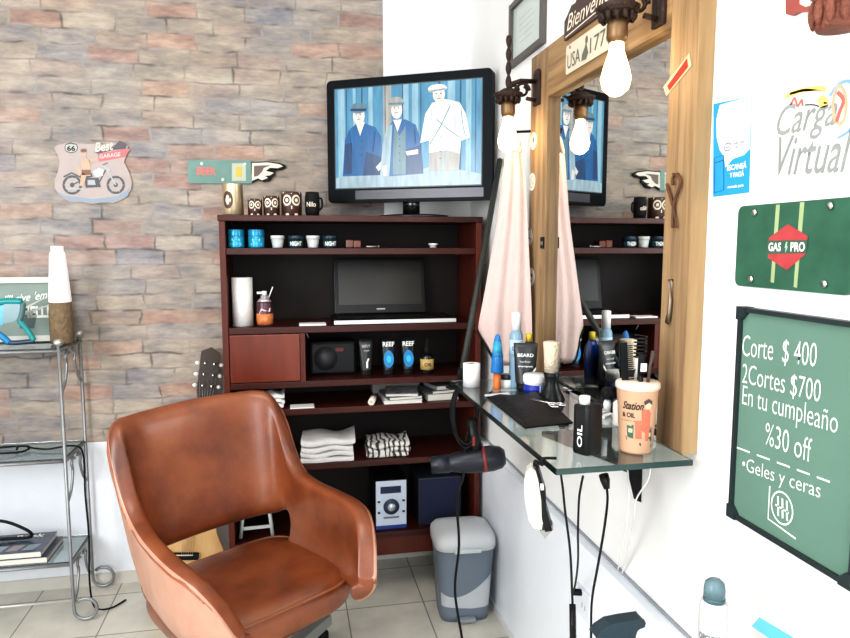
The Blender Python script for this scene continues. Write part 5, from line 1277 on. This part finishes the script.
in_cup('black_comb', 'wide black comb standing in the pale cup', 'comb', -.014, .012, b_comb, (0, -.08))
def b_rz(t):
    MB().tube([(0, 0, 0), (0, 0, h * 1.0)], .005, 8).build('handle', BLACK, t); MB().tube([(-.0, 0, h * 1.0), (.0, 0, h * 1.28)], .007, 8).build('head', BLACKM, t)
    m = MB(); m.box((0, -.008, h * 1.10), (.012, .002, .016)); m.build('white_mark', LTX_W, t)
in_cup('razor', 'black razor with white mark standing in the pale cup', 'razor', .0, -.004, b_rz, (.02, .02))
def b_st(t): MB().tube([(0, 0, 0), (0, 0, h * 1.15), (.003, 0, h * 1.34)], [.003, .0035, .0055], 8).build('handle', mat('handle_brown', (.05, .03, .025), .4), t)
in_cup('brush_handle', 'thin dark brush handle leaning out at the right of the cup', 'brush', .004, -.006, b_st, (.08, .07))
def b_sp(t):
    MB().tube([(0, 0, 0), (0, 0, h * 1.2)], .004, 8).build('handle', BLACK, t)
    m = MB(); m.tube([(.012 * math.cos(k * .7), .012 * math.sin(k * .7), h * 1.2 + k * .0008) for k in range(60)], .0018, 6); m.build('coil', BLACK, t)
in_cup('round_brush', 'round black wire brush standing behind the razor in the cup', 'brush', .004, .006, b_sp, (-.01, .02))

# ================================================================== HANGING TOOLS
def dryer():
    c = onX(470, 461, .50); c = onY(468, 461, 1.99)
    t = thing('hair_dryer', 'black hair dryer hanging at the far end of the glass shelf', 'hair dryer', c)
    o = c
    ax = Vector((.97, -.2, .12)).normalized()
    q = ax.to_track_quat('Z', 'Y').to_matrix().to_4x4()
    Ld = W(430, 503, c) / 2 * 1.03
    prof = [(0, Ld), (.022, Ld * .99), (.034, Ld * .88), (.040, Ld * .65), (.040, Ld * .2), (.036, -.1 * Ld), (.028, -.45 * Ld), (.026, -.5 * Ld), (.030, -.52 * Ld), (.026, -.98 * Ld), (.022, -1.0 * Ld), (.020, -.6 * Ld), (0, -.6 * Ld)]
    bd = MB().lathe(prof, 28, 0, q).build('barrel', mat('dryer_black', (.012, .014, .022), .35), t)
    m = MB().lathe([(.0405, Ld * .40), (.0405, Ld * .48)], 28, 0, q); m.build('red_band', mat('dryer_red', (.25, .03, .03), .4), bd)
    hb = Vector(ax) * Ld * .25
    MB().tube([hb + Vector((0, 0, .0)), hb + Vector((-.01, -.0, .07)), hb + Vector((-.02, -.0, .13))], [.022, .019, .017], 14).build('handle', BLACK, t)
    m = MB().box((hb.x - .018, hb.y - .018, .07), (.008, .006, .03)); m.build('switch', mat('dryer_red', (.25, .03, .03), .4), t)
    top = hb + Vector((-.02, 0, .13)); cp = onY(466, 414, 1.985) - c
    loop = [cp + Vector((.040 * math.cos(a) * (1 + .12 * math.sin(k * .37)), .012 * math.sin(k * .6), .098 * math.sin(a) * (1 - .06 * math.sin(k * .29)))) for k, a in enumerate([PI * 2 * j / 16 for j in range(81)])]
    MB().tube(spline(loop, 3), .0045, 6).build('hanging_loop', CORD, t)
    tail = [top, cp + Vector((.0, .0, -.09)), Vector((-.02, -.02, -.04)), onY(457, 500, 1.97) - c, onY(459, 545, 1.97) - c, onY(455, 590, 1.965) - c, onY(462, 638, 1.96) - c, onY(470, 690, 1.95) - c, Vector((.06, -.05, -c.z + .006)), Vector((.16, -.10, -c.z + .006))]
    MB().tube(spline(tail, 6), .0042, 6).build('power_cord', CORD, t)
    MB().tube([(TX0 + .01 - c.x, TY1 - .03 - c.y, TZ - .018 - c.z), (TX0 - .012 - c.x, TY1 - .005 - c.y, TZ - .018 - c.z), cp + Vector((0, 0, .098))], .004, 6).build('hook', BLACKM, t)
dryer()
def clipper():
    p = onX(541, 468, .462); t = thing('hair_clipper', 'white and black hair clipper hanging from the glass shelf edge', 'clipper', (p.x, p.y, 0))
    pz = lambda y: onX(541, y, .462).z
    zt3, zb3 = pz(466), pz(528); H = zt3 - zb3; t.location.z = zb3
    v = Vector((p.x, p.y, 0)).normalized(); side = Vector((v.y, -v.x, 0))      # seen side-on from the room
    M = Matrix(((side.x, v.x, 0, 0), (side.y, v.y, 0, 0), (0, 0, 1, 0), (0, 0, 0, 1))) @ Matrix.Rotation(math.radians(-6), 4, 'Y')
    s_ = H / 62
    body = [(-8, 60), (-11, 50), (-12, 30), (-10, 10), (-6, 2), (2, 0), (4, 10), (4, 30), (3, 50), (1, 60), (-3, 63)]
    m = MB(); m.prism([(x * s_, z * s_) for x, z in body][::-1][::-1], -.016, .016, 0, M, True); m.build('body', mat('clipper_white', (.50, .49, .44), .35), t, bevel=.005, seg=3)
    blk = [(1, 62), (3, 50), (4, 30), (3, 12), (5, -2), (12, -1), (10, 12), (8, 22), (9, 36), (6, 52), (4, 62)]
    m = MB(); m.prism([(x * s_, z * s_) for x, z in blk], -.0165, .0165, 0, M); m.build('grip', BLACK, t, bevel=.003)
    m = MB(); m.prism([(x * s_, z * s_) for x, z in [(0, -1), (4, -9), (13, 0), (12, 4), (5, 0)]][::1], -.015, .015, 0, M); m.build('blade', DULLM, t)
    m = MB().box((6 * s_, -.018, 44 * s_), (3 * s_, .004, 6 * s_), 0, M); m.build('switch', WPLAST, t)
    a = M @ Vector((0, 0, 62 * s_)); m = MB().tube(spline([a, a + Vector((.002, 0, .010)), Vector((.003, 0, TZ - .006 - zb3)), Vector((.003, 0, TZ + .006 - zb3)), Vector((.03, 0, TZ + .005 - zb3))], 5), .003, 6); m.build('hanging_loop', BLACKM, t)
clipper()
def hang(name, label, pts, r, m, plug=True):
    P = spline(pts, 8); t = thing(name, label, 'cord', P[-1]); o = Vector(P[-1])
    MB().tube([q - o for q in P], r, 8).build('hanging_wire', m, t)
    return t, o
XC = .52
sock = onX(586, 601, XF); 
t, o = hang('clipper_cable', 'long black cord hanging from the shelf corner below the clipper', [onX(561, 475, .545), onX(563, 490, .545), onX(565, 510, .545), onX(570, 550, .545), onX(572, 590, .54), onX(573, 625, .53), onX(572, 660, .52), onX(573, 760, .52)], .0026, CORD)
m = MB().tube([onX(572.5, 604, .537) - o, onX(573, 640, .526) - o], .0065, 8); m.build('inline_adapter', BLACK, t)
t, o = hang('black_cable', 'black cord dropping from the shelf into the white wall socket', [onX(583, 476, .60), onX(581, 486, .60), onX(579, 500, .60), onX(578, 530, .61), onX(578, 560, .65), onX(576, 580, .70), onX(573.5, 592, XF - .03)], .0026, CORD)
e1 = onX(573.5, 592, XF - .03) - o; m = MB().tube([e1, e1 + Vector((.026, 0, -.004))], .009, 10); m.build('plug', CORD, t)
t, o = hang('plugged_cable', 'black cord with thick connector below the middle of the shelf', [onX(604, 476, .63), onX(606, 484, .63), onX(607.5, 500, .62), onX(604, 530, .58), onX(598, 565, .59), onX(592, 600, .60), onX(591, 640, .60), onX(590, 740, .61)], .0026, CORD)
m = MB().tube([onX(603.5, 474.5, .63) - o, onX(605, 480, .63) - o, onX(606.8, 489, .63) - o], [.010, .010, .006], 10); m.build('connector', BLACK, t)
t, o = hang('white_cable', 'thin white cord hanging beside the plugged black cord', [onX(627, 468, .69), onX(628, 475, .69), onX(628.5, 500, .68), onX(625, 530, .71), onX(620, 555, .74), onX(618, 571, XW - .004)], .0018, CORDW)
t, o = hang('white_cable', 'thin white cord nearest the black shelf bracket', [onX(650, 469, .73), onX(648, 480, .73), onX(636, 500, .72), onX(634, 520, .73), onX(628, 548, .75), onX(622, 574, XW - .004)], .0018, CORDW)
# wall socket
p = onX(583, 603, XF); t = thing('wall_socket', 'white double wall socket low on the pale wainscot', 'socket', (XF, p.y, p.z), RW)
MB().prism(rrect(-.035, .055, -.03, .045, .006), -.009, -.0005).build('face_plate', mat('socket_white', (.74, .77, .82), .4, var=.02), t, bevel=.002)
m = MB()
for x in (.012, .030): m.flat(rect(x, x + .004, -.004, .010), -.0095)
m.build('slots', mat('slot_dark', (.25, .27, .3), .5), t)

# ================================================================== RIGHT WALL SIGNS
def panel(name, label, cat, px, X=XW, th=.004):
    """px: left, right at mid; corners TL, BL, and right px -> returns thing with local width/height"""
    (tl, bl_, rx) = px
    a = onX(*tl, X - th); b = onX(*bl_, X - th); r = onX(rx[0], rx[1], X - th)
    y0 = (a.y + b.y) / 2; w = y0 - r.y; h = a.z - b.z
    t = thing(name, label, cat, (X, y0 - w / 2, b.z), RW); return t, w, h
def chalkboard():
    t, w, h = panel('chalkboard', 'green price chalkboard with black frame and white handwriting', 'chalkboard', ((734, 306), (732.5, 517.5), (862, 450)), th=.015)
    hw = w / 2; FRM = mat('board_frame', (.018, .028, .030), .45); CH = mat('board_green', (.12, .22, .17), .8, var=.18, scale=5)
    m = MB(); b = .008
    for q in (rect(-hw, hw, 0, b), rect(-hw, hw, h - b, h), rect(-hw, -hw + b, b, h - b), rect(hw - b, hw, b, h - b)): m.prism(q, -.016, -.0005)
    m.build('frame', FRM, t, bevel=.001)
    for sx in (-1, 1):
        for z in (0, h):
            d = -1 if z else 1; k = .022
            m = MB(); poly = [(sx * (hw + .001), z - d * .001), (sx * (hw - k), z - d * .001), (sx * (hw - k), z + d * .010), (sx * (hw - .010), z + d * k), (sx * (hw + .001), z + d * k)]
            if sx * d > 0: poly = poly[::-1]
            m.prism(poly, -.019, -.0005); m.build('corner_cap', FRM, t)
    m = MB(); m.flat(rect(-hw + b * .8, hw - b * .8, b * .8, h - b * .8), -.010, 0); m.build('board', CH, t)
    f = lambda x, y: rl(t, x, y, XW - .0105)
    CK = mat('chalk', (.80, .84, .80), .9, var=.08)
    def line(txt, q0, q1, hpx_z, **k):
        a, b_ = f(*q0), f(*q1); d = Vector((b_[0] - a[0], 0, b_[1] - a[1])); w_ = d.length
        lettering(txt, t, (a[0], -.0105, a[1]), d.normalized(), Z_, w_, hpx_z, CK, 'chalk_line', bold=k.get('bold', -.008), shear=k.get('shear', 0))
    s = lambda px, n: n / F * onX(px, 400, XW).length * .66
    line('Corte  $ 400', (742, 359), (816, 371), s(780, 26)); line('2Cortes $700', (742, 385.5), (820, 406), s(780, 24)); line('En tu cumpleaño', (742, 410), (837, 441), s(790, 27))
    line('%30 off', (765, 444), (811, 463), s(790, 23)); line('•Geles y ceras', (742, 474), (820, 503), s(780, 19))
    m = MB()
    for k in range(5):
        x = 737 + k * 20; y = 447.5 + (x - 737) * .37
        m.stroke([f(x, y), f(x + 13, y + 13 * .37)], .003, -.0108)
    m.build('dashed_line', CK, t); m = MB()
    a = f(782, 508); 
    m.stroke(ell(a[0], a[1], .024, .026, 24), .003, -.0108, 0, True)
    m.stroke([(a[0] - .030, a[1] + .026), (a[0] - .030, a[1] - .03), (a[0] + .034, a[1] - .037)], .003, -.0108)
    for dx in (-.010, 0, .010): m.stroke([(a[0] + dx, a[1] + .016), (a[0] + dx + .003, a[1] - .016)], .004, -.0108)
    m.stroke([(a[0] - .015, a[1]), (a[0] + .016, a[1] - .002)], .003, -.0108)
    m.build('chalk_emblem', CK, t)
chalkboard()
def gas_sign():
    t, w, h = panel('gas_sign', 'weathered dark green metal plate with red hexagon emblem', 'sign', ((737.5, 206.5), (735.5, 285.5), (854, 245)), th=.006)
    hw = w / 2
    MB().prism(rrect(-hw, hw, 0, h, .012), -.006, -.0005).build('plate', mat('plate_green', (.03, .105, .065), .45, var=.45, scale=22), t)
    f = lambda x, y: rl(t, x, y, XW - .0065)
    D = -.0065; m = MB(); K = lambda pts, k, d=0: m.flat([f(*q) for q in pts][::-1], D - d * .0003, k)
    
    for pl in ([(776, 205), (780, 204.5), (774, 283), (770.5, 282)], [(800, 202.5), (804.5, 202), (797, 288), (793.5, 287)]):
        MB().flat([f(*q) for q in pl][::-1], D).build('stripe', mat('stripe_green', (.34, .42, .22), .5, var=.15), t)
    m = MB(); K([(788, 224), (808, 236), (806, 254), (787, 270), (768, 258), (769, 238)], 0, 1); m.build('hexagon', mat('hex_red', (.42, .055, .06), .5, var=.35, scale=40), t)
    m = MB(); K([(768, 240.5), (808, 240), (806.5, 253), (767.5, 254)], 0, 2); m.build('band', mat('band_green', (.05, .11, .075), .5), t)
    a, b = f(769, 251.2), f(782, 242.5); lettering('GAS', t, (a[0], D - .0010, a[1]), X_, Z_, b[0] - a[0], b[1] - a[1], LTX_W, bold=.03)
    a, b = f(791, 251.5), f(806, 242); lettering('PRO', t, (a[0], D - .0010, a[1]), X_, Z_, b[0] - a[0], b[1] - a[1], LTX_W, bold=.03)
    m = MB(); K([(786.5, 242), (788, 242), (787, 246), (788.5, 246), (785.5, 253), (786.3, 248), (785, 248)], 0, 3); m.build('bolt_mark', mat('bolt_green', (.35, .62, .42), .5), t)
    for q in [(755, 212.5), (831, 206), (751.5, 279), (825, 284)]:
        c = f(*q); MB().lathe([(0, 0), (.006, 0), (.005, .003), (0, .004)], 12, 0, Matrix.Translation((c[0], D, c[1])) @ Matrix.Rotation(PI / 2, 4, 'X')).build('screw', STEEL, t)
gas_sign()
def pay_poster():
    t, w, h = panel('payment_poster', 'small blue and white payment poster on the wall beside the mirror', 'poster', ((713.5, 105), (713, 196), (751, 140)), th=.001)
    hw = w / 2; f = lambda x, y: rl(t, x, y, XW - .001)
    m = MB(); m.prism([f(*q) for q in [(713.5, 104), (713, 197), (749, 192.5), (751.5, 96)]], -.0012, -.0003); m.build('sheet', mat('pay_blue', (.02, .30, .60), .5, var=.05), t)
    m = MB(); K = lambda pts, k, d=0: m.flat([f(*q) for q in pts][::1], -.0014 - d * .0002, k)
    bub = [(720, 105), (751.5, 96.3), (749.8, 149), (744, 155), (733, 159), (725.5, 167.5), (724.5, 157), (720, 150), (717, 138), (716.5, 120)]
    K(bub[::-1], 0); m.build('white_bubble', mat('pay_white', (.84, .82, .79), .6, var=.02), t)
    m = MB(); a = f(728, 147); m.stroke(ell(a[0], a[1], .010, .007, 18), .0022, -.0017, 0, True); m.stroke([(a[0] - .006, a[1] + .001), (a[0], a[1] - .002), (a[0] + .006, a[1] + .001)], .0018, -.0017, 0); m.build('logo', mat('pay_navy', (.10, .13, .35), .5), t)
    INK = mat('pay_ink', (.20, .20, .36), .6)
    def ln(txt, q0, q1, hz, mt, bold=0):
        a, b = f(*q0), f(*q1); d = Vector((b[0] - a[0], 0, b[1] - a[1])); lettering(txt, t, (a[0], -.0017, a[1]), d.normalized(), Z_, d.length, hz, mt, bold=bold)
    ln('mercado', (733.5, 145), (746, 142.5), .006, INK, .01); ln('pago', (733.5, 149), (740, 148), .0055, INK)
    ln('ESCANEÁ', (727.5, 171), (747, 168), .0125, LTX_W, .03); ln('Y PAGÁ', (730, 178), (744.5, 176), .011, LTX_W, .03); ln('mercado pago', (728, 189.5), (744, 187.5), .007, LTX_W, .02)
    m = MB(); P = [f(*q) for q in [(715, 158), (724, 155), (724, 190), (714.5, 193)]]; m.stroke(P, .0022, -.0016, 0, True); m.stroke([f(715, 163), f(724, 160)], .0016, -.0016, 0); m.build('phone_outline', mat('pay_dark', (.01, .08, .28), .5), t)
pay_poster()
def carga():
    t, w, h = panel('virtual_top_up_sign', 'faded white sign with grey script and coloured swirls', 'sign', ((778, 100), (770, 178), (854, 130)), th=.002)
    hw = w / 2; f = lambda x, y: rl(t, x, y, XW - .002); D = -.0024
    m = MB(); m.prism([f(*q) for q in [(782, 96), (768, 178), (856, 176), (858, 78)]], -.002, -.0003); m.build('sheet', mat('sign_white', (.80, .79, .76), .5, var=.03), t)
    G = mat('script_grey', (.26, .28, .27), .7, var=.3); 
    def ln(txt, q0, q1, hz, mt, **k):
        a, b = f(*q0), f(*q1); d = Vector((b[0] - a[0], 0, b[1] - a[1])); lettering(txt, t, (a[0], D, a[1]), d.normalized(), Z_, d.length, hz, mt, **k)
    ln('Carga', (776, 146), (836, 135), .062, G, shear=.35, bold=.005); ln('Virtual', (777, 176), (851, 172), .062, G, shear=.35, bold=.005)
    m = MB()
    def S_(pts, wd, k, d=0): m.stroke(spline([Vector((*f(*q), 0)) for q in pts], 5), wd, D - .0002 - d * .0002, k)
    S_([(785, 97), (800, 91), (818, 88), (826, 90)], .007, 0); S_([(790, 94), (806, 90), (822, 92)], .004, 1); S_([(818, 102), (823, 98), (827, 104), (820, 105)], .008, 0, 1)
    S_([(791, 105), (795, 98), (798, 106), (802, 100), (803, 106)], .004, 2, 1); S_([(805, 105), (815, 105), (825, 109)], .002, 3)
    S_([(830, 96), (838, 85), (848, 81), (856, 86)], .005, 4); S_([(838, 138), (850, 130), (856, 115)], .004, 4, 1)
    a = [f(840 + 6.5 * math.cos(q), 105 + 19 * math.sin(q)) for q in [2 * PI * k / 20 for k in range(20)]]; m.stroke(a, .005, D - .0006, 5, True)
    S_([(838, 92), (844, 100), (840, 112), (837, 122)], .006, 2, 3)
    m.build('swirl_print', [mat('swirl_yellow', (.80, .58, .16), .6), mat('swirl_tan', (.72, .52, .36), .6), mat('swirl_red', (.68, .14, .11), .6), LTX_B, mat('swirl_blue', (.20, .36, .62), .6), mat('swirl_orange', (.74, .38, .24), .6)], t)
carga()
# ornaments cut by the top right corner
t = thing('red_plaque', 'red rounded plaque with cream centre high on the right wall', 'plaque', (XW, onX(806, 0, XW).y, onX(806, 14, XW).z), RW)
f = lambda x, y: rl(t, x, y, XW - .01)
m = MB(); m.prism([f(*q) for q in [(785, -60), (785.5, 14), (790, 15.5), (797, 12), (812, 11), (822, 8), (832, 0), (838, -20), (836, -60)]], -.010, -.0005); m.build('plate', mat('plaque_red', (.30, .07, .06), .5, var=.3), t)
m = MB(); m.flat([f(*q) for q in [(800, -50), (800, 4), (806, 7), (816, 4), (826, -4), (830, -20), (828, -50)]], -.0105, 0); m.build('cream_field', mat('plaque_cream', (.70, .60, .52), .6), t)
pz_ = onX(838, 30, XW - .06)
t = thing('rusty_sconce', 'rusty cast iron lamp holder at the top corner of the wall', 'wall lamp', (XW, pz_.y, pz_.z - .0), RW)
M = Matrix.Translation((0, -.06, 0))
m = MB().lathe([(0, 0), (.026, 0), (.028, .004), (.030, .04), (.036, .046), (.044, .06), (.046, .075), (.02, .085), (0, .088)], 24, 0, M)
for k in range(12):
    a = 2 * PI * k / 12; m.ball((.031 * math.cos(a), -.06 + .031 * math.sin(a), .022), (.006, .006, .018), 0, None, 8, 6)
m.build('cap', IRONR, t); m = MB().box((0, -.005, .09), (.04, .009, .10)); m.build('back_plate', IRONR, t, bevel=.002); m = MB().tube([(0, -.008, .11), (0, -.045, .11), (0, -.06, .085)], .007, 8); m.build('mount_arm', IRONR, t)

# ================================================================== BOTTOM RIGHT
TRZ = .60
t = thing('side_trolley', 'white rolling trolley at the lower right edge holding bottles', 'trolley', (.57, .80, 0))
MB().bx(-.17, .17, -.17, .17, TRZ - .02, TRZ).build('top_tray', WPLAST, t, bevel=.004)
MB().bx(-.17, .17, -.17, .17, .12, .14).build('lower_tray', WPLAST, t, bevel=.004)
for sx in (-1, 1):
    for sy in (-1, 1):
        l = MB().tube([(sx * .155, sy * .155, .05), (sx * .155, sy * .155, TRZ - .02)], .010, 10).build('leg', WPLAST, t)
        MB().lathe([(0, -.01), (.024, -.01), (.024, .01), (0, .01)], 16, 0, Matrix.Translation((sx * .155, sy * .155, .024)) @ Matrix.Rotation(PI / 2, 4, 'X')).build('wheel', BLACK, l)
p = onX(714, 602, .66); r = W(700.5, 728.5, p) / 2
zt4 = onX(714, 578.5, .66).z; zc4 = onX(714, 600, .66).z
t = thing('aerosol_bottle', 'white aerosol bottle with smoky clear cap at the lower right', 'bottle', (p.x, p.y, TRZ))
hb, ht = zc4 - TRZ, zt4 - TRZ
MB().lathe([(0, 0), (r * .97, 0), (r, .004), (r, hb - .012), (r * .93, hb - .003), (r * .7, hb), (0, hb)], 32).build('body', mat('aero_white', (.60, .58, .58), .3, var=.02), t)
MB().lathe([(r * .74, hb - .001), (r * .74, hb + (ht - hb) * .55), (r * .66, hb + (ht - hb) * .85), (r * .4, ht), (0, ht)], 28).build('cap', mat('smoky_cap', (.22, .34, .38), .1, trans=.55, ior=1.3), t)
MB().lathe([(r * .755, hb), (r * .755, hb + .006)], 28).build('cap_ring', mat('cap_teal', (.06, .13, .15), .3), t)
zl = onX(714, 636, .66).z - TRZ
va = math.atan2(-p.y, -p.x)
curved_lettering('OPCION', t, (0, 0), r, zl - .002, .011, r * 1.5, va - .25, mat('aero_ink', (.10, .12, .14), .6), bold=.02)
p = onX(775, 632, .60)
t = thing('blue_packet', 'pale blue and white packet leaning at the bottom right corner', 'packet', (p.x, p.y, TRZ))
o = Vector(t.location); f = lambda x, y, X=.60: onX(x, y, X) - o
m = MB(); A, B_, C_, D_ = f(753, 626), f(761, 617), f(800, 640), f(790, 652); dn = Vector((0, 0, -(A.z - .0)))
m.add([A, B_, C_, D_], [(0, 3, 2, 1)], 0)
m.build('packet_flap', mat('packet_blue', (.12, .45, .68), .4), t, solid=.004)
m = MB(); E_, F_ = f(768, 618), f(806, 640); m.add([B_, E_, F_, C_], [(0, 3, 2, 1)], 0); m.build('packet_white', WPLAST, t, solid=.004)
zz = f(775, 650).z
m = MB().bx(-.02, .02, -.05, .015, 0, max(.02, zz)); m.build('packet_body', mat('packet_blue', (.12, .45, .68), .4), t, bevel=.004)
p = onX(617, 630, .50)
t = thing('spray_bottle', 'black trigger spray head of a bottle at the bottom edge', 'spray bottle', (p.x, min(p.y, .93), TRZ))
pp = onY(617, 630, t.location.y); t.location.x = pp.x; o = Vector(t.location)
f = lambda x, y: onY(x, y, o.y) - o
NV = mat('spray_navy', (.02, .035, .045), .4)
prof = [f(592, 634), f(597, 627), f(607, 620.5), f(622, 617.5), f(640, 615), f(642, 619), f(641, 623), f(634, 626), f(632, 632), f(633, 642), f(600, 642), (f(599, 635))]
MB().prism([(q.x, q.z) for q in prof][::-1], -.012, .012, 0).build('trigger_head', NV, t, bevel=.004)
zn = f(617, 642).z
MB().lathe([(0, 0), (.034, 0), (.036, .005), (.036, zn * .6), (.016, zn * .9), (.016, zn + .004), (0, zn + .004)], 24).build('bottle', mat('spray_bottle_grey', (.35, .4, .42), .3, trans=.4), t)

# ================================================================== CAMERA, LIGHT, WORLD
cd = bpy.data.cameras.new('camera'); cam = bpy.data.objects.new('camera', cd); COL.objects.link(cam)
cd.sensor_fit = 'HORIZONTAL'; cd.sensor_width = 36; cd.lens = F / 850 * 36; cd.clip_start = .02
R3 = Matrix((RT, UP, -FW)).transposed(); cam.matrix_world = Matrix.Translation(CAM) @ R3.to_4x4()
scn.camera = cam
def area(name, loc, target, sx, sy, e, col):
    ld = bpy.data.lights.new(name, 'AREA'); ld.shape = 'RECTANGLE'; ld.size = sx; ld.size_y = sy; ld.energy = e; ld.color = col
    o = bpy.data.objects.new(name, ld); COL.objects.link(o); o.location = loc
    d = Vector(target) - Vector(loc); o.rotation_euler = d.to_track_quat('-Z', 'Y').to_euler(); return o
area('window_light', (-2.15, .1, 1.55), (.5, 1.7, .8), 1.5, 1.5, 66, (.95, .97, 1.0))
area('door_light', (.1, -1.6, 1.6), (.4, 2.0, 1.0), 1.0, 1.6, 30, (.95, .97, 1.0))
area('ceiling_fill', (-.3, .9, 2.7), (-.3, .9, 0), 1.0, .8, 12, (1, .95, .88))  # added fill below the ceiling, stands for no known lamp
w = bpy.data.worlds.new('world'); scn.world = w; w.use_nodes = True
bg = w.node_tree.nodes['Background']; bg.inputs['Color'].default_value = (.85, .93, 1, 1); bg.inputs['Strength'].default_value = .48
scn.view_settings.view_transform = 'Standard'; scn.view_settings.look = 'Medium High Contrast'; scn.view_settings.exposure = .4
scn.cycles.max_bounces = 10; scn.cycles.transmission_bounces = 10; scn.cycles.caustics_reflective = False; scn.cycles.caustics_refractive = False
scn.cycles.sample_clamp_indirect = 6
scn.cycles.use_denoising = True
